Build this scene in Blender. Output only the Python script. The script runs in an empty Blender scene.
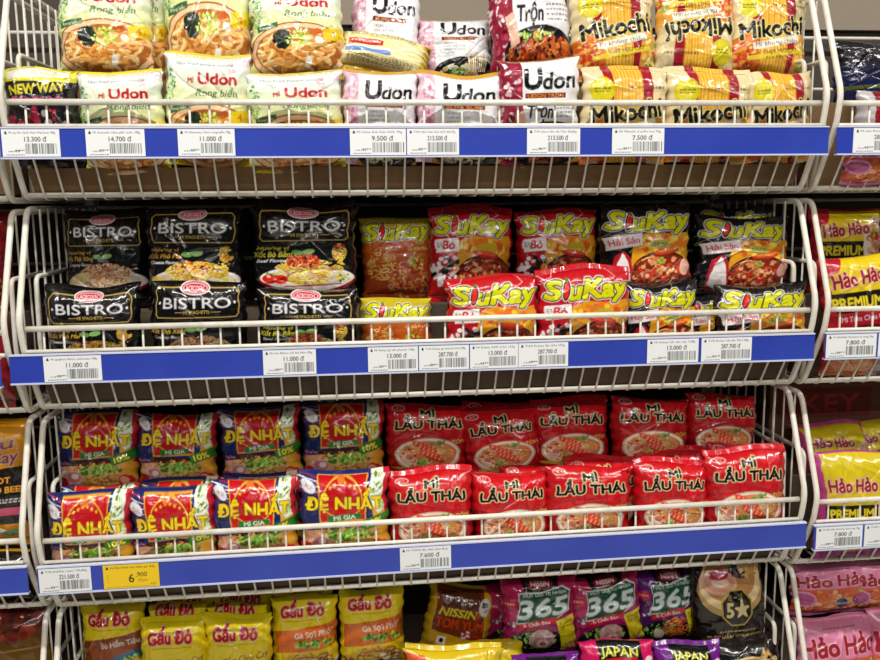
import bpy, math, random
import numpy as np
from mathutils import Vector, Matrix

# ---------------------------------------------------------------- camera, world, light, exposure
scn = bpy.context.scene
col = scn.collection
CZ = 1.61                                   # height of the top price rail above the floor
CAM = np.array([-0.1268, -1.269, -0.1081 + CZ])
PITCH, ROLL, YAW, FPX = -0.1502, 0.0104, -0.1041, 850.0
def rotm(rx, ry, rz):
    cx, sx = math.cos(rx), math.sin(rx); cy, sy = math.cos(ry), math.sin(ry); cz, sz = math.cos(rz), math.sin(rz)
    Rx = np.array([[1, 0, 0], [0, cx, -sx], [0, sx, cx]]); Ry = np.array([[cy, 0, sy], [0, 1, 0], [-sy, 0, cy]])
    Rz = np.array([[cz, -sz, 0], [sz, cz, 0], [0, 0, 1]])
    return Rz @ Rx @ Ry
RM = rotm(PITCH, ROLL, YAW)
cd = bpy.data.cameras.new('camera'); cam = bpy.data.objects.new('camera', cd); col.objects.link(cam)
cd.sensor_width = 36; cd.lens = FPX / 880 * 36; cd.clip_start = .02
m = Matrix.Identity(4)
for i in range(3):
    m[i][0] = RM[i, 0]; m[i][1] = RM[i, 2]; m[i][2] = -RM[i, 1]; m[i][3] = CAM[i]
cam.matrix_world = m; scn.camera = cam
def at(px, py, Y):
    """point on the upright plane at depth Y seen at a pixel of the photograph"""
    d = RM @ np.array([(px - 440) / FPX, 1.0, -(py - 330) / FPX])
    t = (Y - CAM[1]) / d[1]
    return CAM + d * t

world = bpy.data.worlds.new('world'); scn.world = world; world.use_nodes = True
world.node_tree.nodes['Background'].inputs[0].default_value = (0.93, 0.96, 1.0, 1)
world.node_tree.nodes['Background'].inputs[1].default_value = 0.05
def area(name, loc, sx, sy, power, colr=(1, 0.965, 0.90), tgt=None):
    l = bpy.data.lights.new(name, 'AREA'); l.shape = 'RECTANGLE'; l.size = sx; l.size_y = sy
    l.energy = power; l.color = colr
    o = bpy.data.objects.new(name, l); col.objects.link(o); o.location = loc
    if tgt is not None:
        o.rotation_euler = (Vector(tgt) - Vector(loc)).to_track_quat('-Z', 'Y').to_euler()
    return o
# the ceiling tubes of the aisle, running along the shelves
area('ceiling_tube_light', (-0.8, -0.95, 3.05), 2.6, .07, 60)
area('ceiling_tube_light', (2.0, -0.95, 3.05), 2.4, .07, 44)
area('ceiling_tube_light', (0.2, -2.9, 3.05), 3.6, .05, 66)
area('ceiling_tube_light', (0.2, -5.2, 3.05), 3.6, .05, 40)
scn.view_settings.view_transform = 'Standard'; scn.view_settings.look = 'None'
scn.view_settings.exposure = -0.06; scn.view_settings.gamma = 1.0
scn.view_settings.use_curve_mapping = False

# ---------------------------------------------------------------- materials
def lin(c):
    if isinstance(c, str):
        c = tuple(int(c[i:i + 2], 16) / 255 for i in (0, 2, 4))
    return tuple(x / 12.92 if x <= .04045 else ((x + .055) / 1.055) ** 2.4 for x in c)
def mat(name, c, rough=.5, spec=.5, metal=0, noise=None, coat=0, bump=0, bscale=60):
    mt = bpy.data.materials.new(name); mt.use_nodes = True; nt = mt.node_tree; b = nt.nodes['Principled BSDF']
    c = lin(c); b.inputs['Base Color'].default_value = (*c, 1); b.inputs['Roughness'].default_value = rough
    b.inputs['Metallic'].default_value = metal; b.inputs['Specular IOR Level'].default_value = spec
    b.inputs['Coat Weight'].default_value = coat; b.inputs['Coat Roughness'].default_value = .12
    tc = nt.nodes.new('ShaderNodeTexCoord')
    if noise:
        n = nt.nodes.new('ShaderNodeTexNoise'); n.inputs['Scale'].default_value = noise[0]; n.inputs['Detail'].default_value = 5
        nt.links.new(tc.outputs['Object'], n.inputs['Vector'])
        mx = nt.nodes.new('ShaderNodeMix'); mx.data_type = 'RGBA'
        mx.inputs['A'].default_value = (*c, 1); mx.inputs['B'].default_value = (*lin(noise[1]), 1)
        rp = nt.nodes.new('ShaderNodeMapRange'); rp.inputs[1].default_value = .42; rp.inputs[2].default_value = .68
        nt.links.new(n.outputs['Fac'], rp.inputs[0]); nt.links.new(rp.outputs[0], mx.inputs['Factor'])
        nt.links.new(mx.outputs['Result'], b.inputs['Base Color'])
    if bump:
        n2 = nt.nodes.new('ShaderNodeTexNoise'); n2.inputs['Scale'].default_value = bscale; n2.inputs['Detail'].default_value = 3
        nt.links.new(tc.outputs['Object'], n2.inputs['Vector'])
        bp = nt.nodes.new('ShaderNodeBump'); bp.inputs['Strength'].default_value = bump; bp.inputs['Distance'].default_value = .002
        nt.links.new(n2.outputs['Fac'], bp.inputs['Height']); nt.links.new(bp.outputs[0], b.inputs['Normal'])
    return mt
def printed(name, rough, coat, bump=0, bscale=90, spec=.5):
    mt = bpy.data.materials.new(name); mt.use_nodes = True; nt = mt.node_tree; b = nt.nodes['Principled BSDF']
    at_ = nt.nodes.new('ShaderNodeAttribute'); at_.attribute_name = 'print'
    nt.links.new(at_.outputs['Color'], b.inputs['Base Color'])
    b.inputs['Roughness'].default_value = rough; b.inputs['Coat Weight'].default_value = coat
    b.inputs['Coat Roughness'].default_value = .045; b.inputs['Specular IOR Level'].default_value = spec
    if bump:
        tc = nt.nodes.new('ShaderNodeTexCoord')
        n2 = nt.nodes.new('ShaderNodeTexNoise'); n2.inputs['Scale'].default_value = bscale; n2.inputs['Detail'].default_value = 2
        nt.links.new(tc.outputs['Object'], n2.inputs['Vector'])
        bp = nt.nodes.new('ShaderNodeBump'); bp.inputs['Strength'].default_value = bump; bp.inputs['Distance'].default_value = .002
        nt.links.new(n2.outputs['Fac'], bp.inputs['Height']); nt.links.new(bp.outputs[0], b.inputs['Normal'])
    return mt
M_FILM = printed('glossy_printed_film', .2, .75, .1, 120, .35)
M_PAPER = printed('printed_paper_tag', .55, .1)
M_CARD = printed('printed_cardboard', .85, 0)
M_WIRE = mat('white_coated_wire', 'e9e5da', .38, .5, noise=(45, 'd8d2c2'))
M_RAIL = mat('blue_plastic_rail', '2a3eaa', .3, .5, noise=(9, '2e45ae'), coat=.3)
M_LIP = mat('pale_rail_lip', 'c9cfe6', .4)
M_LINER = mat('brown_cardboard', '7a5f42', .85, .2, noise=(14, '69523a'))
M_SHADELINER = mat('shaded_brown_cardboard', '5b4d40', .85, .2, noise=(14, '4b4038'))  # darker copy of the brown liner: lower-shelf shade put into the colour
M_BACK = mat('grey_painted_panel', '4a433c', .6, .3, noise=(5, '433d36'))
M_BAND = mat('taupe_band', '958a7b', .6, .3)  # lighter tone for the strip along the upper back panel
M_POST = mat('dark_steel_post', '8f8d88', .5)
M_FLOOR = mat('pale_floor_tile', 'bdb9b0', .35, .5, noise=(3, 'b2aea4'))
M_WALL = mat('off_white_wall_paint', 'cfcbc2', .8)

# ---------------------------------------------------------------- mesh helpers
def link(name, me, parent=None, mats=()):
    o = bpy.data.objects.new(name, me); col.objects.link(o)
    if parent: o.parent = parent
    return o
def empty(name, loc, label, cat, group=None):
    o = bpy.data.objects.new(name, None); o.empty_display_size = .05; col.objects.link(o); o.location = loc
    tag(o, label, cat, group); return o
def tag(o, label, cat, group=None):
    o['label'] = label; o['category'] = cat
    if group: o['group'] = group
class MB:
    def __init__(s): s.v = []; s.f = []; s.mi = []
    def box(s, x0, x1, y0, y1, z0, z1, mi=0, bev=0):
        b = len(s.v)
        s.v += [(x, y, z) for z in (z0, z1) for y in (y0, y1) for x in (x0, x1)]
        for q in ((0, 2, 3, 1), (4, 5, 7, 6), (0, 1, 5, 4), (2, 6, 7, 3), (0, 4, 6, 2), (1, 3, 7, 5)):
            s.f.append(tuple(b + i for i in q)); s.mi.append(mi)
    def prism(s, prof, x0, x1, mi=0):                     # prof: (y, z) outline, extruded along x
        b = len(s.v); n = len(prof)
        s.v += [(x0, y, z) for y, z in prof] + [(x1, y, z) for y, z in prof]
        for i in range(n):
            j = (i + 1) % n; s.f.append((b + i, b + j, b + n + j, b + n + i)); s.mi.append(mi)
        s.f.append(tuple(b + i for i in reversed(range(n)))); s.f.append(tuple(b + n + i for i in range(n))); s.mi += [mi, mi]
    def tube(s, pts, r, seg=8, mi=0):
        pts = [Vector(p) for p in pts]; n = len(pts); b = len(s.v)
        t0 = (pts[1] - pts[0]).normalized(); up = Vector((0, 0, 1)) if abs(t0.z) < .9 else Vector((1, 0, 0))
        nrm = t0.cross(up).normalized()
        for i, p in enumerate(pts):
            t = ((pts[min(i + 1, n - 1)] - p).normalized() + (p - pts[max(i - 1, 0)]).normalized())
            t = t.normalized() if t.length > 1e-6 else t0
            nrm = (nrm - t * nrm.dot(t)).normalized(); bi = t.cross(nrm)
            for k in range(seg):
                a = 2 * math.pi * k / seg; s.v.append(tuple(p + (nrm * math.cos(a) + bi * math.sin(a)) * r))
        for i in range(n - 1):
            for k in range(seg):
                k2 = (k + 1) % seg
                s.f.append((b + i * seg + k, b + i * seg + k2, b + (i + 1) * seg + k2, b + (i + 1) * seg + k)); s.mi.append(mi)
        s.f.append(tuple(b + k for k in reversed(range(seg)))); s.f.append(tuple(b + (n - 1) * seg + k for k in range(seg))); s.mi += [mi, mi]
    def mesh(s, name, mats, smooth=False):
        me = bpy.data.meshes.new(name); me.from_pydata(s.v, [], s.f)
        for mt in mats: me.materials.append(mt)
        me.polygons.foreach_set('material_index', s.mi)
        if smooth: me.polygons.foreach_set('use_smooth', [True] * len(s.f))
        me.update(); return me
    def build(s, name, mats, parent=None, smooth=False):
        return link(name, s.mesh(name, mats if isinstance(mats, (list, tuple)) else [mats], smooth), parent)
def rounded(path, r=.014, n=5):
    """polyline with rounded corners"""
    P = [Vector(p) for p in path]; out = [P[0]]
    for i in range(1, len(P) - 1):
        a = (P[i - 1] - P[i]); b = (P[i + 1] - P[i]); d = min(r, a.length * .45, b.length * .45)
        A = P[i] + a.normalized() * d; B = P[i] + b.normalized() * d
        for k in range(n + 1):
            t = k / n; out.append(A * (1 - t) ** 2 + P[i] * 2 * t * (1 - t) + B * t * t)
    out.append(P[-1]); return out
def arrays_mesh(name, co, quads, mats, colr=None):
    me = bpy.data.meshes.new(name); nv = len(co); nf = len(quads)
    me.vertices.add(nv); me.vertices.foreach_set('co', np.asarray(co, np.float32).ravel())
    me.loops.add(nf * 4); me.loops.foreach_set('vertex_index', np.asarray(quads, np.int32).ravel())
    me.polygons.add(nf); me.polygons.foreach_set('loop_start', np.arange(0, nf * 4, 4, dtype=np.int32))
    me.update(calc_edges=True); me.polygons.foreach_set('use_smooth', np.ones(nf, dtype=bool))
    for mt in mats: me.materials.append(mt)
    if colr is not None:
        a = me.color_attributes.new('print', 'FLOAT_COLOR', 'POINT')
        c4 = np.ones((nv, 4), np.float32); c4[:, :3] = colr; a.data.foreach_set('color', c4.ravel())
    me.validate(); return me
def grid_quads(nu, nv, off=0, flip=False):
    i, j = np.meshgrid(np.arange(nu - 1), np.arange(nv - 1)); a = (j * nu + i).ravel() + off
    q = np.stack([a, a + 1, a + nu + 1, a + nu], 1)
    return q[:, ::-1] if flip else q

# ---------------------------------------------------------------- printing: numpy artwork that becomes the colour of the film
_tc = {}
def glyph_tris(s):
    for a, b in (('ơ', "o'"), ('ở', "ỏ'"), ('ợ', "ọ'"), ('Ơ', "O'")): s = s.replace(a, b)
    if s in _tc: return _tc[s]
    c = bpy.data.curves.new('t', 'FONT'); c.body = s; c.size = 1; c.resolution_u = 3
    o = bpy.data.objects.new('t', c); col.objects.link(o)
    dg = bpy.context.evaluated_depsgraph_get(); me = o.evaluated_get(dg).to_mesh(); me.calc_loop_triangles()
    v = np.zeros(len(me.vertices) * 3); me.vertices.foreach_get('co', v); v = v.reshape(-1, 3)[:, :2]
    t = np.zeros(len(me.loop_triangles) * 3, dtype=np.int32); me.loop_triangles.foreach_get('vertices', t)
    tr = v[t.reshape(-1, 3)] if len(t) else np.zeros((0, 3, 2))
    o.evaluated_get(dg).to_mesh_clear(); bpy.data.objects.remove(o); bpy.data.curves.remove(c)
    _tc[s] = tr; return tr
def dilate(mk, r):
    if r <= 0: return mk
    R = int(math.ceil(r)); out = mk.copy(); P = np.pad(mk, R)
    for dy in range(-R, R + 1):
        for dx in range(-R, R + 1):
            d = math.hypot(dx, dy)
            if d <= r + .4:
                w = min(1, r + .5 - d); out = np.maximum(out, w * P[R + dy:R + dy + mk.shape[0], R + dx:R + dx + mk.shape[1]])
    return out
class Cv:
    """artwork in fractions of the packet: x 0..1 to the right, y 0..1 downwards"""
    def __init__(s, w, h, bg, S=2.4, seed=1):
        s.w, s.h, s.S = w, h, S; s.W, s.H = int(w * S), int(h * S)
        s.a = np.empty((s.H, s.W, 3)); s.a[:] = lin(bg); s.r = np.random.RandomState(seed)
        s.yy, s.xx = np.mgrid[0:s.H, 0:s.W]; s.xx = (s.xx + .5) / s.W; s.yy = (s.yy + .5) / s.H; s.clip = None
    def put(s, mk, c, al=1.0):
        if s.clip is not None: mk = mk * s.clip
        mk = (mk * al)[..., None]; s.a = s.a * (1 - mk) + np.array(lin(c)) * mk
    def grad(s, c0, c1, y0=0, y1=1, x0=None, mk=None):
        t = np.clip((s.yy - y0) / (y1 - y0), 0, 1)
        c = np.array(lin(c0)) * (1 - t[..., None]) + np.array(lin(c1)) * t[..., None]
        mk = np.ones((s.H, s.W)) if mk is None else mk
        s.a = s.a * (1 - mk[..., None]) + c * mk[..., None]
    def mpoly(s, pts):
        x, y = s.xx, s.yy; ins = np.zeros(x.shape, bool); n = len(pts)
        for i in range(n):
            x0, y0 = pts[i]; x1, y1 = pts[(i + 1) % n]
            if y0 == y1: continue
            c = ((y0 > y) != (y1 > y)) & (x < (x1 - x0) * (y - y0) / (y1 - y0) + x0); ins ^= c
        return ins.astype(float)
    def poly(s, pts, c, al=1): s.put(s.mpoly(pts), c, al)
    def rect(s, x0, y0, x1, y1, c, al=1): s.put(((s.xx > x0) & (s.xx < x1) & (s.yy > y0) & (s.yy < y1)).astype(float), c, al)
    def mell(s, cx, cy, rx, ry, rot=0):
        dx = (s.xx - cx) * s.w; dy = (s.yy - cy) * s.h; c_, s_ = math.cos(rot), math.sin(rot)
        u = (dx * c_ + dy * s_) / (rx * s.w); v = (-dx * s_ + dy * c_) / (ry * s.h)
        d = np.sqrt(u * u + v * v); return np.clip((1 - d) * min(rx * s.w, ry * s.h) * s.S + .5, 0, 1)
    def ell(s, cx, cy, rx, ry, c, rot=0, al=1): s.put(s.mell(cx, cy, rx, ry, rot), c, al)
    def _stamp(s, px, py, r, c, al=1):
        x0, x1 = max(0, int(px - r - 1)), min(s.W, int(px + r + 2)); y0, y1 = max(0, int(py - r - 1)), min(s.H, int(py + r + 2))
        if x0 >= x1 or y0 >= y1: return
        gy, gx = np.mgrid[y0:y1, x0:x1]; mk = np.clip(r + .5 - np.hypot(gx + .5 - px, gy + .5 - py), 0, 1) * al
        if s.clip is not None: mk = mk * s.clip[y0:y1, x0:x1]
        s.a[y0:y1, x0:x1] = s.a[y0:y1, x0:x1] * (1 - mk[..., None]) + c * mk[..., None]
    def line(s, pts, wd, c, al=1):
        cc = np.array(lin(c)); r = wd * s.S / 2
        for (x0, y0), (x1, y1) in zip(pts[:-1], pts[1:]):
            X0, Y0, X1, Y1 = x0 * s.W, y0 * s.H, x1 * s.W, y1 * s.H; n = max(2, int(math.hypot(X1 - X0, Y1 - Y0) / max(.8, r * .7)))
            for k in range(n + 1):
                t = k / n; s._stamp(X0 + (X1 - X0) * t, Y0 + (Y1 - Y0) * t, r, cc, al)
    def noodles(s, cx, cy, rx, ry, n, cols=('e9b64a', 'c98528', 'f3d07a', '9a5a1c'), wd=1.7, curl=.17, ln=56):
        old = s.clip; mk = s.mell(cx, cy, rx, ry); s.clip = mk if old is None else mk * old
        for k in range(n):
            c = cols[s.r.randint(len(cols))]; cc = np.array(lin(c)); sh = cc * .45
            a = s.r.uniform(0, 6.3); rr = math.sqrt(s.r.uniform(0, 1)); x = (cx + rx * rr * math.cos(a)) * s.W; y = (cy + ry * rr * math.sin(a)) * s.H
            th = s.r.uniform(-.6, .6) + (math.pi if s.r.rand() < .5 else 0); ka = s.r.uniform(-curl, curl); P = []
            for q in range(ln):
                ka += s.r.uniform(-.07, .07); ka = max(-curl, min(curl, ka)); th += ka; x += math.cos(th) * 1.3 * s.S / 2.4; y += math.sin(th) * .8 * s.S / 2.4; P.append((x, y))
            for x, y in P: s._stamp(x + .4, y + .9, wd * s.S / 2 + .7, sh)
            for x, y in P: s._stamp(x, y, wd * s.S / 2, cc)
        s.clip = old
    def blobs(s, cx, cy, rx, ry, n, cols, r0=1, r1=3, el=.6):
        for k in range(n):
            a = s.r.uniform(0, 6.3); q = math.sqrt(s.r.uniform(0, 1)); r = s.r.uniform(r0, r1)
            s.ell2(cx + rx * q * math.cos(a), cy + ry * q * math.sin(a), r, r * s.r.uniform(el, 1), cols[s.r.randint(len(cols))], s.r.uniform(0, 3.1))
    def ell2(s, cx, cy, a, b, c, rot=0, al=1):            # small ellipse, radii in mm
        px, py = cx * s.W, cy * s.H; R = max(a, b) * s.S + 2
        x0, x1 = max(0, int(px - R)), min(s.W, int(px + R)); y0, y1 = max(0, int(py - R)), min(s.H, int(py + R))
        if x0 >= x1 or y0 >= y1: return
        gy, gx = np.mgrid[y0:y1, x0:x1]; dx = (gx - px) / s.S; dy = (gy - py) / s.S; c_, s_ = math.cos(rot), math.sin(rot)
        d = np.hypot((dx * c_ + dy * s_) / a, (-dx * s_ + dy * c_) / b); mk = np.clip((1 - d) * min(a, b) * s.S + .5, 0, 1) * al
        if s.clip is not None: mk = mk * s.clip[y0:y1, x0:x1]
        s.a[y0:y1, x0:x1] = s.a[y0:y1, x0:x1] * (1 - mk[..., None]) + np.array(lin(c)) * mk[..., None]
    def herbs(s, cx, cy, rx, ry, n=30, cols=('4f9a2a', '7cc043', '2f6b1d', 'a6d65e')): s.blobs(cx, cy, rx, ry, n, cols, 1.2, 3.2, .4)
    def txt(s, t, cx, cy, h, c, w=None, ol=(), bold=0, shear=0, rot=0, arc=0, al=1, wave=0):
        """h: letter height as a fraction of the packet height, w: total width as a fraction of the packet width"""
        tr = glyph_tris(t)
        if not len(tr): return
        mn = tr.reshape(-1, 2).min(0); mx = tr.reshape(-1, 2).max(0)
        ref = .72; sc = h * s.H / ref; sx = sc if w is None else w * s.W / (mx[0] - mn[0])
        q = tr.copy(); q[..., 0] = (q[..., 0] - (mn[0] + mx[0]) / 2); q[..., 1] = q[..., 1] - ref / 2
        X = q[..., 0] * sx + q[..., 1] * sc * shear; Y = -q[..., 1] * sc
        hw = (mx[0] - mn[0]) / 2 * sx + 1e-6; Y = Y - arc * s.H * (1 - (X / hw) ** 2) + wave * s.H * np.sin(X / hw * 3.1)
        cr, sr = math.cos(rot), math.sin(rot); X, Y = X * cr + Y * sr, -X * sr + Y * cr
        X = X + cx * s.W; Y = Y + cy * s.H
        SS = 2; mk = np.zeros((s.H * SS, s.W * SS), bool)
        for tx, ty in zip(X * SS, Y * SS):
            x0, x1 = max(0, int(tx.min())), min(s.W * SS - 1, int(tx.max()) + 1); y0, y1 = max(0, int(ty.min())), min(s.H * SS - 1, int(ty.max()) + 1)
            if x0 > x1 or y0 > y1: continue
            gy, gx = np.mgrid[y0:y1 + 1, x0:x1 + 1]; gx = gx + .5; gy = gy + .5
            e = [(tx[(k + 1) % 3] - tx[k]) * (gy - ty[k]) - (ty[(k + 1) % 3] - ty[k]) * (gx - tx[k]) for k in range(3)]
            mk[y0:y1 + 1, x0:x1 + 1] |= ((e[0] >= 0) & (e[1] >= 0) & (e[2] >= 0)) | ((e[0] <= 0) & (e[1] <= 0) & (e[2] <= 0))
        mk = mk.reshape(s.H, SS, s.W, SS).mean((1, 3))
        if bold: mk = dilate(mk, bold * s.S)
        R = bold
        layers = []
        acc = 0
        for r, oc in ol: acc += r; layers.append((acc, oc))
        for r, oc in reversed(layers): s.put(dilate(mk, r * s.S), oc, al)
        s.put(mk, c, al)
    def small(s, x0, y0, x1, n, c, hh=.012, gap=.02, al=.9):   # lines of tiny print
        for k in range(n):
            x = x0
            while x < x1:
                l = s.r.uniform(.015, .045); s.rect(x, y0 + k * gap, min(x + l, x1), y0 + k * gap + hh, c, al); x += l + .012
    def remap(s, kn):
        o, n = zip(*kn); y = np.interp((np.arange(s.H) + .5) / s.H, (0,) + n + (1,), (0,) + o + (1,)) * s.H - .5
        y = np.clip(y, 0, s.H - 1.001); j = y.astype(int); f = (y - j)[:, None, None]; s.a = s.a[j] * (1 - f) + s.a[j + 1] * f; return s
    def sample(s, fx, fy):
        X = np.clip(fx * s.W - .5, 0, s.W - 1.001); Y = np.clip(fy * s.H - .5, 0, s.H - 1.001)
        i = X.astype(int); j = Y.astype(int); a = (X - i)[:, None]; b = (Y - j)[:, None]; A = s.a
        return A[j, i] * (1 - a) * (1 - b) + A[j, i + 1] * a * (1 - b) + A[j + 1, i] * (1 - a) * b + A[j + 1, i + 1] * a * b
# ---------------------------------------------------------------- the printed film of every kind of packet
NO = ('e9b64a', 'c98528', 'f3d07a', '9a5a1c')
def art_lauthai():
    c = Cv(124, 140, 'c4101c', seed=3)
    c.grad('c9121e', '9c0a14', 0, 1)
    c.blobs(.5, .3, .5, .3, 14, ('cf1a26', 'b50e18'), 4, 12, .3)
    c.ell(.15, .12, .085, .03, 'e8b7b3'); c.ell(.15, .12, .072, .022, 'c2101c'); c.txt('ACE', .15, .12, .022, 'f0d0cc', bold=.1)
    for t, x, y, h, w in (('MÌ', .5, .17, .07, .16), ('LẨU THÁI', .5, .30, .1, .8)):
        c.txt(t, x, y, h, '0d0a08', w=w, bold=1.35, ol=((.9, 'f6eecb'), (.5, 'c9a23a')), arc=.012 if len(t) > 3 else 0)
    c.ell(.5, .68, .41, .225, 'c9b7a0'); c.ell(.5, .675, .39, .205, 'f2e4d0'); c.ell(.5, .675, .36, .18, 'd8875a')
    c.noodles(.45, .68, .34, .17, 44, ('f0c890', 'e0a266', 'f6e0b8', 'd9804e'), 1.6)
    c.blobs(.5, .68, .34, .17, 50, ('d8482a', 'f0c9a0', 'c23018', 'e5a15a'), 1, 3)
    for x, y, r in ((.45, .56, .5), (.5, .62, .65), (.54, .69, .5)):
        c.ell(x + .01, y + .02, .17, .035, '8c2a12', r); c.ell(x, y, .17, .035, 'e2502c', r)
        for k in range(5): c.ell(x - .10 + .05 * k, y - .07 * r * .5 + .0 + (.05 * k - .1) * r * .8 + .02, .008, .03, 'f4b295', r)
    c.ell(.25, .72, .08, .06, 'e8c4ad'); c.ell(.27, .7, .05, .035, 'c97b62')
    c.herbs(.42, .76, .06, .035, 16); c.herbs(.62, .52, .09, .03, 16, ('2f6b1d', '4f8a2a', '7a9a3a')); c.herbs(.71, .66, .1, .06, 12, ('c9962a', 'e8b83a', '9bb03a'))
    c.ell(.3, .85, .26, .02, 'b99a3a', .06); c.txt('TÔM', .87, .52, .05, 'e2c04a', bold=.4)
    c.small(.2, .92, .8, 2, 'e8c86a'); return c.remap([(.45, .42), (.68, .61), (.9, .81)])
def art_denhat():
    c = Cv(122, 136, '1c2a6e', seed=5)
    c.grad('1a2766', '131c50')
    for k in range(7): c.poly([(.0, .03 + k * .022), (.2, .06 + k * .022), (.2, .066 + k * .022), (.0, .036 + k * .022)], 'e8e6f0' if k % 2 else 'b32436')
    c.ell(.1, .13, .085, .05, 'e6e8ee', .5); c.txt('ACE', .1, .13, .03, 'b3202e', rot=-.4, bold=.2)
    c.poly([(.8, 0), (1, 0), (1, 1), (.7, 1), (.82, .45)], 'd8a22a'); c.poly([(.8, 0), (.95, 0), (1, .35), (.88, .42), (.78, .2)], 'e2e8d2')
    c.herbs(.86, .13, .07, .1, 34, ('8fb03a', '5f8a2a', 'e8efd8', 'f4f4ea')); c.herbs(.93, .3, .05, .06, 10, ('e8efd8', '9dbd55'))
    c.poly([(.93, 0), (1, 0), (1, .7), (.97, .6)], 'c2202e')
    c.poly([(.2, .04), (.76, .04), (.74, .5), (.22, .52)], 'd9a030'); c.poly([(.215, .05), (.745, .05), (.725, .48), (.235, .5)], 'c5121c')
    c.ell(.48, .25, .23, .21, 'e0a83a'); c.ell(.48, .25, .215, .195, 'bb0f19')
    for k in range(6): c.txt('★', .34 + k * .055, .085 + .02 * abs(k - 2.5), .035, 'e8b43a')
    c.ell(.46, .07, .04, .03, 'e0752a')
    c.txt('ĐỆ NHẤT', .5, .285, .125, 'f2cf1e', w=.86, bold=1.15, ol=((1.1, '2a1208'),), arc=.01)
    c.poly([(.3, .43), (.68, .40), (.7, .47), (.32, .51)], '1d7a34'); c.txt('MÌ GIA', .5, .455, .055, 'f2f2e6', bold=.4, rot=.08)
    c.poly([(.04, .62), (.5, .55), (.97, .62), (1, .9), (0, .93)], 'cf9c5c'); c.ell(.48, .57, .38, .04, '3a1d0c')
    c.blobs(.48, .72, .38, .16, 60, ('d9a04a', 'b96a2a', 'e8bd6a', '8c3f18'), 1.4, 4)
    c.noodles(.5, .74, .36, .15, 40, ('efc66f', 'd99c48', 'e8b060', 'b06a2c'), 1.5)
    c.blobs(.5, .62, .3, .06, 26, ('c97844', 'a8522a', 'e0a878'), 1.2, 3.4)
    c.herbs(.54, .66, .27, .06, 110, ('5faa2a', '86cc48', '3c7a1d', 'b4de6a'))
    c.ell(.2, .74, .13, .09, 'd9a7a0'); c.ell(.22, .73, .09, .06, 'c2787a'); c.ell(.24, .72, .045, .03, 'efd8cf')
    c.ell(.07, .8, .08, .07, 'c02018'); c.ell(.88, .8, .1, .08, 'cf2a1c', .4); c.ell(.86, .78, .06, .035, 'f0a080', .4); c.ell(.93, .66, .08, .08, 'e0a030')
    for k, t in enumerate(('thơm', 'ngon')): c.txt(t, .1, .56 + k * .05, .045, 'd98aa8', bold=.35)
    c.poly([(.68, .5), (1, .40), (1, .54), (.72, .62)], '2f7d2a'); c.txt('10%', .83, .52, .08, 'f2e23a', bold=.6, rot=.25, ol=((.5, '1d4a14'),))
    c.small(.1, .9, .9, 3, 'e2c86a'); return c.remap([(.07, .1), (.285, .34), (.455, .455), (.515, .505), (.6, .57), (.72, .68), (.88, .84)])
def art_denhat_b(): return art_denhat().remap([(.1, .17), (.34, .42), (.455, .52), (.57, .61), (.68, .71), (.84, .86)])
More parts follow.
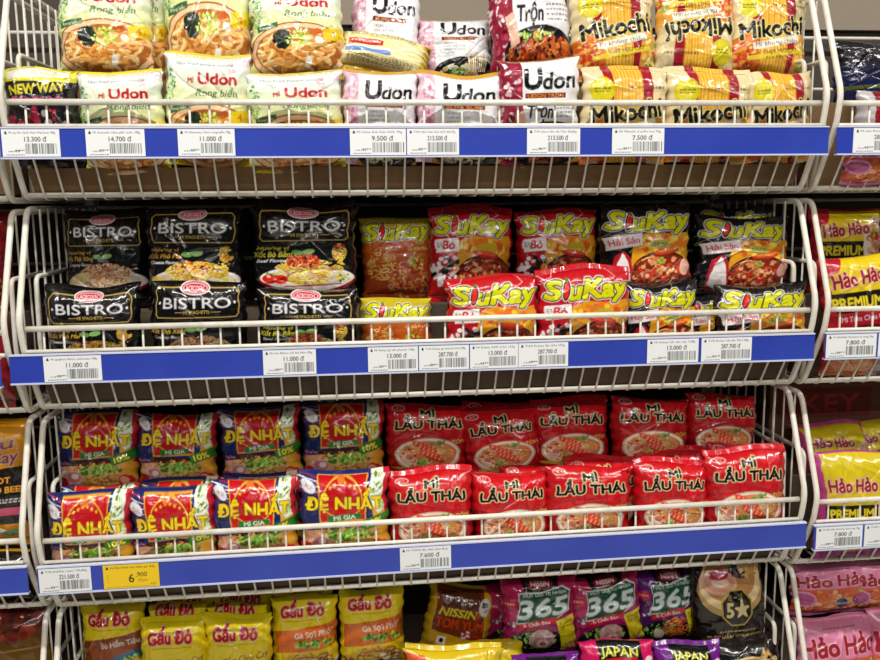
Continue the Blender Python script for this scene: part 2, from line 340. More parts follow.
def bistro(food, sub, seed):
    c = Cv(146, 152, '0b0a0c', seed=seed)
    g = 'b89a4a'
    P = [(.07, .13), (.1, .1), (.9, .1), (.93, .13), (.93, .33), (.9, .36), (.1, .36), (.07, .33), (.07, .13)]
    c.line(P, 1.1, g)
    c.ell(.49, .105, .15, .055, 'f0e8ea'); c.ell(.49, .105, .14, .046, 'b3122c'); c.ell(.49, .105, .125, .036, 'e6dde0'); c.ell(.49, .105, .118, .031, 'b3122c')
    c.txt('ACECOOK', .49, .105, .036, 'f7eef0', w=.19, bold=.25)
    c.txt('BISTRO', .5, .225, .095, 'd6d4d8', w=.7, bold=.45); c.ell(.11, .225, .011, .011, 'e4e2e4'); c.ell(.89, .225, .011, .011, 'e4e2e4')
    c.line([(.28, .31), (.36, .31)], .7, g); c.line([(.65, .31), (.75, .31)], .7, g); c.txt('MÌ SPAGHETTI', .5, .31, .032, 'cfae55', w=.26, bold=.2)
    for k, (t, q, h) in enumerate(sub): c.txt(t, .2, .44 + k * .07, h, q, shear=.2, bold=.35, w=.3 if k != 1 else .36)
    # plate
    c.ell(.52, .8, .47, .13, '8c0f22'); c.ell(.52, .775, .46, .125, 'e9e2dc'); c.ell(.52, .765, .4, .09, 'cfc4b8')
    c.noodles(.52, .71, .33, .14, 85, ('f4d45a', 'e3b43a', 'f9e58a', 'c98a28') if food != 'pink' else ('e8c48a', 'd9a070', 'f2dcb0', 'b87848'), 1.8)
    if food == 'beef':
        c.blobs(.48, .59, .16, .08, 150, ('c23a1e', '9a2412', 'd8603a', '7c1c0e', 'e88a5a'), 1, 2.8)
        c.ell(.16, .78, .075, .055, 'cf1d10'); c.ell(.26, .79, .07, .05, 'd82a14'); c.ell(.15, .76, .02, .015, 'f4a090'); c.herbs(.18, .73, .05, .02, 8)
        c.herbs(.86, .78, .08, .05, 22, ('e8e03a', '3a6a1a', 'd0c020'))
        c.noodles(.84, .5, .07, .1, 22, ('f4d45a', 'e3b43a', 'c98a28'), 1.8); c.noodles(.85, .62, .035, .1, 10, ('f4d45a', 'e3b43a'), 1.6); c.blobs(.84, .43, .06, .025, 20, ('c23a1e', '9a2412'), 1, 2.4)
    elif food == 'cheese':
        c.blobs(.5, .64, .2, .08, 50, ('e8963a', 'c9501e', 'f4c060'), 1, 3)
        c.noodles(.84, .5, .07, .11, 24, ('f4d45a', 'e3b43a', 'c98a28'), 1.8); c.noodles(.82, .63, .035, .1, 12, ('f4d45a', 'e3b43a'), 1.6)
        c.ell(.1, .79, .1, .06, 'e8c05a'); c.herbs(.84, .78, .08, .04, 12, ('d9c23a', 'b8cc50'))
    else:
        c.blobs(.5, .66, .22, .09, 60, ('d88a6a', 'b8523a', 'e8b8a0'), 1, 3); c.ell(.2, .74, .14, .06, 'e0c890', -.3)
    c.ell(.43, .495, .055, .028, '6a9a4a', .2); c.ell(.54, .485, .06, .028, '87b466', -.15); c.line([(.39, .5), (.47, .49)], .5, 'a8cc8a')
    c.line([(.3, .86), (.85, .84)], 1.6, 'a51428'); return c.remap([(.105, .12), (.225, .25), (.36, .385), (.5, .5), (.8, .75), (.93, .88)])
def art_bistro_a(): return bistro('beef', (('Hương vị', 'cfc23a', .035), ('Xốt Bò Bằm', 'd8cc3a', .06), ('Beef Flavour', 'd8d8d8', .035)), 7)
def art_bistro_b(): return bistro('cheese', (('Hương vị', 'd9a030', .035), ('Xốt Phô Mai', 'd9a030', .05), ('Cheese Flavour', 'd8d8d8', .035)), 8)
def art_bistro_c(): return bistro('pink', (('Hương vị', 'd9a030', .035), ('Xốt Thịt Xông', 'e0b84a', .05), ('Creamy Bacon', 'd8d8d8', .035)), 9)
def siukay(kind, seed):
    bg = {'red': 'b80f1c', 'black': '0e0d10', 'yellow': 'c9b41c'}[kind]
    c = Cv(134, 146, bg, seed=seed)
    if kind == 'yellow':
        c.grad('c9c024', 'b58a12', 0, .3); c.poly([(0, .36), (1, .36), (1, 1), (0, 1)], 'c9601a'); c.grad('c9601a', 'a83c14', .36, 1, mk=c.mpoly([(0, .36), (1, .36), (1, 1), (0, 1)]))
    else:
        for k in range(9):
            x = c.r.uniform(0, 1); y = c.r.uniform(0, .45); P = [(x, y)]
            for q in range(4): x += c.r.uniform(-.12, .12); y += c.r.uniform(-.02, .09); P.append((x, y))
            c.line(P, .6, 'e8dede' if kind == 'red' else 'b8b83a', .75)
    # noodle picture
    if kind != 'yellow':
        c.poly([(.34, .42), (.5, .36), (.72, .38), (.95, .36), (1, .95), (.4, 1), (.28, .8)], 'e09a1a')
        c.blobs(.66, .48, .3, .1, 40, ('f2c83a', 'e87a1a', 'f6dc5a', 'd95a14'), 3, 8, .5)
        c.ell(.66, .8, .36, .24, '2a120a'); c.ell(.67, .8, .33, .22, '7a2410')
    c.noodles(.64, .8, .34, .2, 95, ('e07a4a', 'c9502a', 'f0b070', 'a8341a', 'e89a5a'), 1.6, .3)
    c.blobs(.66, .78, .28, .14, 34, ('d83020', 'f0c0a0', 'b01810', 'f4a080'), 1.2, 4)
    if kind == 'black': c.herbs(.62, .66, .05, .03, 8, ('8ab83a', 'b8d05a')); c.ell(.9, .72, .06, .09, 'e8b0a0', .3); c.ell(.85, .92, .1, .04, 'f0c8bc')
    if kind == 'yellow': c.noodles(.25, .62, .2, .26, 40, ('e8a04a', 'c97028', 'f4c878'), 1.6); c.herbs(.72, .6, .1, .1, 26, ('d8d03a', '9aa82a', 'e8e050')); c.ell(.88, .68, .07, .05, 'c02818'); c.txt('Gà Xốt Phô Mai', .8, .46, .04, 'f0e6a0', w=.36, bold=.3)
    if kind == 'red':
        c.ell(.68, .5, .13, .06, 'c9a82a'); c.ell(.68, .56, .15, .035, 'c9201a', .15); c.ell(.68, .55, .12, .02, 'e85a30', .15)
        c.rect(.06, .4, .33, .5, 'f2eef0'); c.poly([(.06, .4), (.33, .38), (.34, .52), (.07, .54)], 'f4f0f2'); c.txt('Bò', .22, .455, .09, 'd01830', bold=.8, shear=.15); c.small(.08, .43, .14, 3, '444444')
        for k in range(30): c.ell2(c.r.uniform(.03, .32), c.r.uniform(.58, .86), c.r.uniform(2, 7), c.r.uniform(2, 5), ('f4f2f6', '15131a', 'e8e8f0')[k % 3], c.r.uniform(0, 3))
        c.ell(.3, .7, .03, .04, 'e8962a')
    if kind == 'black':
        c.ell(.62, .49, .12, .045, 'b8b04a'); c.small(.54, .475, .7, 2, '5a5414'); c.ell(.7, .56, .15, .03, 'd8401a', -.15); c.ell(.7, .55, .11, .015, 'f09050', -.15)
        c.poly([(.03, .43), (.42, .37), (.43, .5), (.05, .56)], 'f2e6ea'); c.txt('Hải Sản', .235, .465, .065, 'd0183a', w=.32, bold=.5, rot=.14)
        c.poly([(.12, .62), (.22, .56), (.3, .64), (.34, .95), (.1, .95)], 'b8182a'); c.poly([(.16, .68), (.21, .58), (.27, .68), (.33, .98), (.12, .9)], 'f4eeee'); c.ell(.24, .9, .04, .05, 'e8c0b0')
    K = ((1.9, '060506'), (1.0, 'f0ecec'))
    c.txt('S', .15, .235, .19, 'd2d00c', bold=1.9, ol=K, shear=.25, w=.15)
    c.txt('uKay', .64, .235, .18, 'd2d00c', w=.63, bold=2.0, ol=K, shear=.3, rot=.05)
    c.ell(.285, .245, .05, .115, 'f0ecec', .2); c.ell(.285, .245, .042, .107, '0a0808', .2); c.ell(.285, .245, .027, .088, 'e0281a', .2); c.ell(.30, .145, .02, .02, '3f7a2a')
    return c.remap([(.45, .42), (.8, .76)])
def art_siukay_r(): return siukay('red', 11)
def art_siukay_k(): return siukay('black', 12)
def art_siukay_y(): return siukay('yellow', 13)
def art_seaweed_udon():
    c = Cv(142, 170, 'e8f0e4', seed=21)
    c.grad('dde6e4', 'e2e6a0', .1, .5); c.rect(0, 0, 1, .05, 'd8c21a'); c.rect(0, .93, 1, 1, 'cdb81a')
    c.herbs(.06, .34, .08, .16, 60, ('5fa04a', '8cc46a', '3f7a34', 'b8dca0')); c.blobs(.85, .12, .14, .07, 22, ('f0d4dc', 'e8b8c4', 'f8eef0'), 2, 4)
    c.txt('NON FRIED NOODLE', .5, .075, .035, 'cfb81c', w=.7, bold=.35, ol=((.3, 'f4f0d0'),)); c.txt('Non fried instant noodle', .48, .135, .032, '2f3f3a', w=.66, bold=.12)
    c.txt('MÌ', .32, .275, .045, 'b01428', bold=.7); c.txt('Udon', .63, .255, .095, 'b81028', w=.44, bold=1.3, ol=((.5, 'f4f2ec'),))
    c.txt('Rong biển', .63, .375, .06, '1f6a3a', w=.48, bold=.45, shear=.25)
    c.ell(.52, .74, .53, .28, 'a85a1c'); c.ell(.52, .74, .515, .265, 'f0c89a'); c.ell(.52, .74, .47, .225, 'b0662a')
    c.noodles(.53, .74, .46, .215, 62, ('f0b45c', 'e8a44c', 'f8dca0', 'd98f3c', 'f2c47c'), 4.2, .1, 80)
    c.blobs(.34, .62, .08, .07, 30, ('1c2c1c', '2c3c24', '12180f'), 4, 7, .6); c.herbs(.52, .62, .13, .085, 60, ('9fcc30', 'c8e45a', '7cb020', 'dff08a'))
    c.ell(.7, .56, .07, .03, 'c9601a', -.3); c.ell(.74, .64, .05, .03, 'f4efdc', .6); c.ell(.62, .84, .035, .05, 'f8f4ea', .3)
    c.poly([(.78, .53), (.99, .51), (.99, .63), (.79, .64)], 'e8c81a'); c.txt('4', .885, .575, .065, 'd06a12', bold=.5); c.txt('VẮT', .94, .6, .03, 'b04a10', bold=.2)
    c.poly([(.06, .5), (.3, .46), (.3, .51), (.07, .56)], '3f6a3a'); c.txt('Rong biển', .18, .51, .026, 'e8f0d8', rot=.12, bold=.1)
    return c
def art_newway():
    c = Cv(126, 150, '17151a', seed=22)
    c.rect(0, 0, 1, .18, 'd8cc1e'); c.blobs(.5, .08, .5, .09, 30, ('e8dc3a', 'b8a818', 'f0e860'), 3, 8); c.poly([(.05, .08), (.9, .05), (.92, .13), (.08, .16)], 'eeeadc'); c.txt('TỰ NHIÊN', .6, .105, .04, 'b8ae7a', w=.4)
    c.ell(.1, .45, .1, .06, '0c0b0e'); c.txt('NEW WAY', .5, .245, .09, 'cbbd1e', w=.76, bold=.9, rot=.06)
    c.txt('Mì Cay Hàn Quốc', .5, .345, .05, 'cc4a7a', w=.7, bold=.5)
    c.small(.08, .39, .9, 1, 'b8b0b8'); c.blobs(.5, .68, .48, .24, 110, ('a8183a', '2a141a', 'd03058', '6a0f24', 'e0e0e6', 'b8501e'), 2, 7); return c
def udon(kind, seed):
    c = Cv(128, 150, 'e6e6ea', seed=seed)
    c.rect(0, 0, 1, .06, 'c9962a' if kind == 'suki' else 'b08a3a'); c.rect(0, .94, 1, 1, 'c98a2a')
    if kind == 'suki':
        c.rect(0, .06, .2, 1, 'dfb4c4'); c.blobs(.09, .5, .11, .42, 80, ('e8c8d4', 'd090a8', 'f0e0e6', 'c87a98'), 2, 5)
        dy = .0
    else:
        c.rect(0, .06, .27, 1, '8c1a34'); c.blobs(.12, .5, .13, .44, 110, ('b83a54', '6a0f24', 'e0b0b8', 'a02040', 'e8d0d4'), 1.4, 4, .3)
    x0 = .6
    c.txt('U', x0 - .2, .24, .19, '0c0b0d', w=.2, bold=1.9, shear=.1, rot=.06); c.txt('don', x0 + .12, .26, .15, '0c0b0d', w=.4, bold=1.25, shear=.15, rot=.05)
    c.rect(x0 - .3, .375, x0 + .2, .42, '7a1a12'); c.txt('SUKI SUKI' if kind == 'suki' else 'UDON TRỘN', x0 - .05, .398, .032, 'e8a03a', w=.44, bold=.2)
    if kind == 'suki':
        for k, t in enumerate(('HƯONG VỊ', 'UDON NHẬT BẢN', 'JAPANESE UDON', 'FLAVOR')): c.txt(t, x0 - .3 + .009 * len(t) + .05, .46 + k * .045, .026, '4a4248', bold=.12, w=.022 * len(t))
        c.ell(.62, .85, .44, .2, '121015'); c.ell(.62, .87, .38, .15, '2a2826'); c.noodles(.56, .86, .3, .12, 45, ('e8e2c0', 'd0c890', 'f4f0dc'), 2.6, .2); c.herbs(.5, .84, .12, .05, 24)
        for k in range(9): c.line([(.66 + k * .03, .6 + .01 * (k % 3)), (.67 + k * .028, .84)], 2.4, ('efe2c0', 'd9c088', 'f6efdc')[k % 3])
    else:
        c.txt('Trộn', .48, .53, .12, '0c0b0d', w=.32, bold=1, shear=.15); c.small(.68, .47, .97, 4, '6a646c', gap=.035)
        c.ell(.6, .82, .46, .2, '141114'); c.noodles(.6, .82, .42, .16, 80, ('c96a2a', 'a8481a', 'e08a3a', '7a2a10'), 2.4, .25); c.blobs(.6, .8, .38, .12, 40, ('b8301a', '7a1a10', 'd8602a'), 1.5, 4); c.herbs(.52, .69, .2, .035, 26, ('9fc83a', '5f9a2a', 'c8dc6a')); c.poly([(.17, .56), (.28, .52), (.33, .74), (.22, .78)], 'e8b8a0')
    return c
def art_udon_suki(): return udon('suki', 31)
def art_udon_tron(): return udon('tron', 32)
def art_udon_back():
    c = Cv(128, 150, 'd2b23a', seed=33)
    c.rect(.06, .08, .94, .92, 'e6d9a0'); c.small(.12, .14, .88, 9, '6a5a2a'); c.rect(.1, .4, .5, .56, 'b8302a'); c.small(.13, .43, .47, 3, 'f0e0d0'); c.rect(.1, .6, .6, .74, '6a8ac0'); c.rect(.1, .6, .6, .64, 'dfe4ee'); c.small(.12, .8, .88, 5, '6a5a2a'); return c
def art_mikochi():
    c = Cv(130, 142, 'e0cfa0', seed=41)
    c.grad('dfcda0', 'd2bd88'); c.rect(.22, 0, .8, 1, '9a1226'); c.rect(.33, 0, .68, 1, 'e0a62e')
    for k in range(26):
        x = .335 + k * .0135; c.line([(x, 0), (x + .01 * math.sin(k), .35), (x - .01, .7), (x, 1)], 1.1, ('f0c658', 'c98a1e', 'e8b43c')[k % 3])
    c.poly([(0, .52), (.3, .4), (.36, .95), (0, 1)], 'd8722a'); c.blobs(.14, .72, .14, .18, 60, ('e8a03a', 'c94a1e', 'f0c870', 'b8301a'), 1.5, 5)
    c.poly([(.8, .45), (1, .38), (1, 1), (.74, .92)], 'd99a3a'); c.blobs(.9, .68, .1, .2, 40, ('efc060', 'b8501e', 'f4dc90', '8aa83a'), 1.5, 5)
    c.ell(.2, .2, .14, .1, 'cfbf14'); c.ell(.2, .2, .12, .085, 'd8ca1e'); c.small(.11, .18, .29, 2, '6a6414')
    c.small(.5, .17, .92, 1, '5a4a3a', .016)
    c.txt('Mikochi', .5, .385, .18, '100c0c', w=.83, bold=1.6, rot=.13, ol=((1.1, 'f2e6a0'), (.4, 'c8a83a')))
    c.poly([(.24, .56), (.84, .45), (.85, .53), (.25, .64)], 'ece4d2'); c.txt('Mì không chiên', .55, .545, .055, '2a2220', w=.55, rot=.13, bold=.2)
    c.poly([(.2, .72), (.88, .6), (.88, .65), (.2, .78)], 'e8cf3a'); c.txt('THỊT HEO CAY', .6, .645, .05, '2a140c', w=.44, rot=.13, bold=.35); c.txt('Pork Ribs Flavor', .6, .715, .032, '3a2a20', w=.36, rot=.1, bold=.1); return c.remap([(.2, .28), (.385, .49), (.6, .68)])
def gaudo(kind, seed):
    c = Cv(112, 140, 'ecd41a', seed=seed)
    c.grad('ecd41c', 'e2c412')
    c.txt('Gấu Đỏ', .47, .205, .115, 'b81418', w=.66, bold=1.5, ol=((.8, 'f0e0d0'), (.4, 'b84a2a')), arc=.01); c.small(.2, .295, .8, 1, '6a4a10', .01)
    if kind == 'tom':
        c.txt('Tôm Chua Cay', .62, .44, .07, '7a2a14', w=.66, bold=.35, rot=.1, shear=.2)
        c.herbs(.7, .55, .26, .05, 50); c.ell(.55, .74, .45, .2, 'e8b83a'); c.noodles(.55, .74, .4, .17, 60, NO, 1.6); c.ell(.5, .62, .12, .06, 'd8401e', .4); c.blobs(.6, .66, .2, .08, 24, ('e04a24', 'f08a5a'), 2, 5)
    else:
        oc = 'd86a1a' if kind == 'ga' else '8a4016'
        c.poly([(.06, .42), (1, .34), (1, .62), (.06, .68)], oc)
        c.txt('Gà Sợi Phở' if kind == 'ga' else 'Bò Hầm Tiêu', .64, .455, .065, 'f0ddd6', w=.58, rot=.07, bold=.45)
        if kind == 'ga': c.herbs(.68, .57, .32, .055, 80)
        else: c.ell(.8, .8, .6, .24, '2a6a9a', -.2); c.ell(.82, .82, .55, .2, 'e0b040', -.2); c.herbs(.8, .63, .16, .04, 26)
        c.poly([(.05, .8), (.3, .68), (1, .66), (1, 1), (.05, 1)], 'ddb81e'); c.noodles(.6, .78, .36, .12, 70, NO, 1.5)
        c.blobs(.75, .8, .24, .08, 26, ('b8641e', 'e8a050', '8a3a12'), 2, 5) if kind == 'bo' else c.blobs(.8, .8, .2, .06, 12, ('e8dcb0', 'f2ead0'), 2, 5)
        c.ell(.62, .87, .06, .04, '4a2a10'); c.rect(.1, .93, .9, .98, 'd8d4c0')
    c.blobs(.1, .85, .08, .08, 20, ('a85a2a', '7a3a1a', 'd8a060'), 1.5, 4)
    return c
def art_gaudo_tom(): return gaudo('tom', 51)
def art_gaudo_back(): return gaudo('tom', 54).remap([(.14, .05), (.27, .19), (.295, .21)])
def art_gaudo_ga(): return gaudo('ga', 52)
def art_gaudo_bo(): return gaudo('bo', 53)
def three65(kind, seed):
    bg = 'a8124e' if kind == 'pink' else '54186a'
    c = Cv(122, 150, bg, seed=seed); c.grad('b01648' if kind == 'pink' else '5c1a74', '8c1460' if kind == 'pink' else '401254')
    c.poly([(.24, 0), (.76, 0), (.72, .3), (.3, .32)], '14101a'); c.ell(.5, .13, .17, .055, '8c1020'); c.txt('NISSIN', .5, .13, .045, 'f0e0e0', w=.24, bold=.5)
    P = [(.2, .22), (.5, .22), (.8, .15), (.93, .22), (.88, .48), (.7, .57), (.16, .62), (.22, .42)]
    c.poly(P, 'd8d8d6'); Q = [(.5 + (x - .5) * .96, .42 + (y - .42) * .94) for x, y in P]; c.poly(Q, '134a34'); c.txt('MUT GOI TU NHIEN', .56, .24, .04, 'd8e8d8', w=.58, rot=.09, bold=.25)
    c.txt('365', .54, .41, .23, 'cfdcda', w=.66, bold=1.5, shear=.25, rot=.1, ol=((1.0, '0c2a1e'), (.4, '9ab8ac')))
    c.poly([(.18, .62), (.72, .54), (.7, .62), (.2, .7)], 'b81a24'); c.txt('Ít Chất Béo', .44, .62, .042, 'f4e8e8', w=.36, rot=.1, bold=.3)
    c.ell(.1, .36, .09, .06, 'c02038'); c.txt('100%', .1, .36, .035, 'f0e0e0', bold=.2); c.blobs(.12, .62, .05, .03, 10, ('c8ccd0', '5a5a60'), 1, 3)
    c.ell(.45, .9, .42, .2, '121014'); c.herbs(.4, .82, .3, .1, 60, ('7ab04a', 'a8d070', '4f8a30'))
    if kind == 'pink': c.ell(.5, .8, .17, .1, 'cfa6a0'); c.ell(.52, .85, .13, .07, 'b88480'); c.ell(.52, .86, .08, .045, 'e0c4b8'); c.ell(.52, .86, .04, .022, 'a8605a'); c.blobs(.5, .76, .14, .05, 20, ('e0c8c0', 'c89c94'), 2, 4)
    else: c.noodles(.58, .8, .22, .13, 60, ('e0602a', 'f08a3a', 'c03a18', 'e8a04a'), 1.7); c.ell(.3, .86, .08, .05, 'e0d4b8', .3)
    c.poly([(.7, .6), (.95, .54), (1, .93), (.8, .97)], 'd8c81a'); c.txt('BỊ NGON', .84, .63, .035, '2a2408', w=.18, rot=.2, bold=.3); c.txt('TẬP RAU', .85, .68, .035, '2a2408', w=.18, rot=.2, bold=.3); c.blobs(.88, .9, .08, .03, 24, ('8a2a2a', 'e0d0a0'), 1, 2); return c.remap([(.13, .12), (.42, .37), (.62, .55), (.8, .72)])
def art_365p(): return three65('pink', 61)
def art_365v(): return three65('violet', 62)
def japan(kind, seed):
    bg = {'pink': 'c9125a', 'violet': '6a1a80', 'black': '17140f'}[kind]
    c = Cv(122, 140, bg, seed=seed); c.poly([(.22, .06), (.8, .06), (.84, .6), (.2, .6)], '100e12')
    c.txt('JAPAN', .5, .145, .07, 'e0dc4a', w=.5, bold=.5, rot=-.03); c.poly([(.3, .2), (.74, .19), (.72, .33), (.34, .33)], 'c0141c'); c.txt('NISSIN', .52, .26, .06, 'f4f0f0', w=.36, bold=.8)
    c.ell(.9, .25, .06, .05, 'f0d0dc'); c.ell(.88, .4, .04, .04, 'f4e4ea'); c.ell(.5, .8, .42, .2, 'd89a3a'); c.noodles(.5, .8, .38, .16, 60, NO, 1.8); return c
def art_japan_p(): return japan('pink', 63)
def art_japan_v(): return japan('violet', 64)
def art_fivestar():
    c = Cv(128, 150, '171210', seed=71); c.grad('14100f', '241a17', .3, 1)
    c.ell(.5, .32, .44, .28, 'b89458'); c.ell(.5, .28, .42, .25, 'e0c898'); c.ell(.48, .25, .36, .2, 'b07a4a')
    c.ell(.33, .27, .24, .11, 'd0a088', .1); c.ell(.33, .27, .2, .08, 'c08870', .1); c.ell(.34, .27, .12, .04, 'e0c0a8', .1); c.ell(.33, .2, .13, .05, 'a8183a'); c.blobs(.33, .19, .1, .04, 16, ('d04a6a', '8c1030'), 1, 3)
    c.ell(.62, .17, .14, .08, '2a2428', .2); c.blobs(.6, .17, .13, .06, 30, ('4a3c40', '1a1618', '6a5458'), 2, 4); c.herbs(.5, .1, .14, .03, 14)
    c.noodles(.76, .14, .16, .12, 50, ('dcb070', 'c08a48', 'ecd09c'), 1.6)
    c.rect(.1, .07, .27, .12, 'b81428'); c.txt('NISSIN', .185, .095, .028, 'f4e8e8', bold=.2, w=.14)
    O = [(.55 + .23 * math.cos(math.pi / 8 + k * math.pi / 4), .52 + .2 * math.sin(math.pi / 8 + k * math.pi / 4)) for k in range(8)]
    O2 = [(.55 + (x - .55) * .9, .52 + (y - .52) * .9) for x, y in O]; c.poly(O, 'b89a3e'); c.poly(O2, '0c0a0a')
    c.txt('5★', .56, .53, .15, 'e0cf9a', w=.3, bold=1.2, ol=((.6, '8a6a24'),)); c.txt('ミーゴ', .53, .41, .05, '9a8448', w=.2, bold=.4)
    c.small(.3, .755, .8, 1, 'b09a60', .012); c.txt('THỊT HẦM TONKOTSU', .52, .83, .055, 'b89e60', w=.76, bold=.45); c.blobs(.55, .9, .12, .02, 16, ('e8e4e0', 'c8a87a'), 1, 2.6); return c.remap([(.52, .51), (.83, .76)])
def art_fivestar_b(): return art_fivestar().remap([(.03, .2), (.3, .42)])
def art_curry():
    c = Cv(128, 142, 'c9a21a', seed=72); c.poly([(.1, .06), (.8, .06), (.9, .7), (.1, .62)], '7a3414'); c.poly([(.16, .1), (.74, .1), (.8, .3), (.2, .3)], '5a2c14')
    c.txt('NISSIN', .45, .36, .1, 'dcd022', w=.56, bold=.9, shear=.25); c.txt('TOM YUM', .5, .5, .12, 'c8441e', w=.72, bold=1.2, ol=((.5, '3a140a'),)); c.ell(.84, .26, .09, .11, 'd8d4ca'); c.blobs(.84, .26, .05, .06, 14, ('8a8478', '3a342c'), 1, 3); c.ell(.75, .38, .04, .06, 'b8301e')
    for k in range(6): c.line([(.7 + k * .03, .62), (.95, .66 + k * .05)], 1.5, 'c8301a')
    c.blobs(.62, .62, .06, .05, 30, ('c02030', 'f0e8e8'), 1, 3); c.rect(.2, .68, .34, .78, 'ece6dc'); c.ell(.27, .73, .03, .03, '1a1618'); c.noodles(.5, .88, .4, .1, 40, NO, 1.8); return c
def art_yellowback():
    c = Cv(128, 142, 'd8b818', seed=73); c.poly([(0, .1), (.2, .1), (.3, .4), (0, .5)], 'd8501e'); c.ell(.13, .26, .09, .06, 'efe6e0'); c.ell(.13, .26, .07, .045, 'c01c28')
    c.rect(.34, .12, .5, .24, 'eee8da'); c.ell(.42, .18, .035, .035, '1c181a'); c.line([(.3, .36), (.62, .4)], 1.4, 'b8501a'); c.blobs(.7, .2, .2, .06, 16, ('e8d03a', 'c8a010'), 2, 5); return c
def art_haohao_p():
    c = Cv(124, 140, 'b01426', seed=81)
    c.poly([(0, .04), (1, .04), (.92, .42), (.08, .42)], 'dcc01c'); c.poly([(0, .04), (.3, .04), (.18, .2), (0, .3)], 'b8182a')
    c.poly([(.06, .42), (.76, .42), (.8, .62), (.1, .62)], '141110'); c.txt('PREMIUM', .38, .52, .11, 'dcc828', w=.6, bold=.9)
    c.ell(.84, .42, .17, .3, 'e8dccb', .15); c.noodles(.85, .42, .14, .26, 50, ('e09060', 'c8603a', 'f0c090'), 1.5); c.ell(.83, .36, .07, .05, 'c9301e', .3); c.herbs(.8, .32, .06, .05, 14)
    c.txt('Hảo Hảo', .42, .28, .14, '9a1422', w=.64, bold=1.3, rot=.08, ol=((.9, 'f2e8da'), (.4, 'b8301e')))
    c.txt('Mì Tôm Chua Cay', .45, .68, .05, 'e8c8d8', w=.6, bold=.35); c.ell(.45, .86, .34, .11, '3a1410'); c.noodles(.45, .86, .3, .09, 40, ('e08a50', 'c8502a', 'f0b880'), 1.5); c.herbs(.35, .83, .1, .04, 16)
    return c
def art_haohao_m():
    c = Cv(124, 140, 'b8307a', seed=82)
    c.grad('c04486', '8c2468'); c.poly([(.06, .08), (.94, .08), (.88, .5), (.1, .5)], 'd2bb1c'); c.txt('Hảo Hảo', .42, .33, .11, '9a1422', w=.6, bold=1.2, ol=((.9, 'f2e8da'), (.4, 'b8301e')))
    c.poly([(.08, .5), (.8, .5), (.78, .64), (.1, .64)], '17120f'); c.txt('PREMIUM', .4, .57, .075, 'dcc828', w=.52, bold=.8); c.ell(.86, .52, .14, .2, 'e8c8a0', .2); c.noodles(.86, .52, .11, .17, 36, ('e09060', 'c8603a', 'f0c090'), 1.5)
    c.txt('Hảo Hảo', .5, .76, .06, 'e8c8e0', w=.5, bold=.4); c.ell(.5, .87, .32, .09, 'd8a040'); c.herbs(.6, .86, .12, .05, 20); return c
def art_haohao_pink():
    c = Cv(140, 140, 'd880a4', seed=83); c.grad('dd86a8', 'c86a94'); c.small(.3, .14, .72, 1, '8a3a5a', .012)
    c.txt('Hảo Hảo', .5, .32, .19, 'a01c34', w=.94, bold=1.8, rot=.06, ol=((1.0, 'e8c8c8'),)); c.poly([(0, .48), (1, .44), (1, .92), (0, .92)], 'c85a34')
    c.blobs(.4, .7, .45, .2, 60, ('d8683a', 'e08a50', 'b8402a', 'ecb080', 'c8442a'), 3, 9); c.noodles(.55, .75, .35, .14, 50, ('e8a860', 'd88040', 'f0c890'), 1.8)
    c.ell(.12, .64, .14, .14, 'd890b8'); c.ell(.12, .64, .11, .11, 'b8508a'); c.ell(.88, .68, .14, .1, 'a84a80'); c.blobs(.88, .68, .1, .08, 26, ('d890b8', '8a3070'), 1, 3); c.herbs(.9, .52, .1, .05, 20)
    c.ell(.6, .72, .07, .09, '223a6a'); c.txt('NGON', .6, .72, .04, 'd0d8e8', bold=.2); return c
def art_hotpot():
    c = Cv(150, 190, 'd8921a', seed=84); c.grad('dc981c', 'c8820f', 0, .4); c.poly([(0, .4), (1, .36), (1, .8), (0, .8)], '181412')
    for k, t in enumerate(('Siêu', 'Mì Cay')): c.txt(t, .62 + .04 * k, .2 + .1 * k, .085, '8a4a5a', w=.5, bold=1, rot=.12, shear=.2, ol=((.8, 'ecdcd4'),))
    c.txt('HOT', .72, .46, .045, 'd8922a', bold=.6, w=.2); c.txt('ROASTED BEEF', .64, .53, .045, 'd8922a', bold=.6, w=.62); c.small(.4, .6, .95, 2, 'c8c8c8'); c.rect(.4, .68, .7, .73, 'b8b4a8'); c.rect(.7, .67, .95, .73, 'c04a6a')
    c.ell(.4, .9, .4, .1, 'e8e0d0'); c.ell(.4, .92, .36, .08, 'd8921a'); c.poly([(.5, .95), (.95, .78), (1, 1), (.4, 1)], 'c8820f'); c.ell(.78, .88, .12, .03, '6a8a4a', -.2); return c
def art_blackhot():
    c = Cv(140, 150, '161310', seed=85); c.rect(0, 0, 1, .06, 'c8961a'); c.txt('MASTER', .3, .2, .06, '8a6a3a', w=.5, bold=.5); c.small(.2, .3, .8, 2, 'a8a49a'); c.rect(.35, .42, .68, .56, '8a8a7c'); c.poly([(.68, .42), (.95, .34), (.95, .52), (.7, .58)], 'c04a6a'); c.blobs(.3, .8, .4, .1, 20, ('c8961a', 'a87a12'), 3, 8); return c
def art_gold():
    c = Cv(160, 140, '6a4a14', seed=86); c.grad('4a1c14', '7a5618', .2, .6)
    c.blobs(.5, .2, .5, .2, 40, ('6a1c14', '3a0e0c', '8a3018'), 4, 12); c.line([(.0, .52), (.4, .5), (.6, .5), (1, .48)], 1.2, 'b8a060'); c.line([(.1, .72), (.2, .66), (.24, .74), (.32, .66), (.5, .74), (.98, .74)], 1.1, 'd8c070'); return c.remap([(.3, .2), (.52, .33), (.74, .5)])
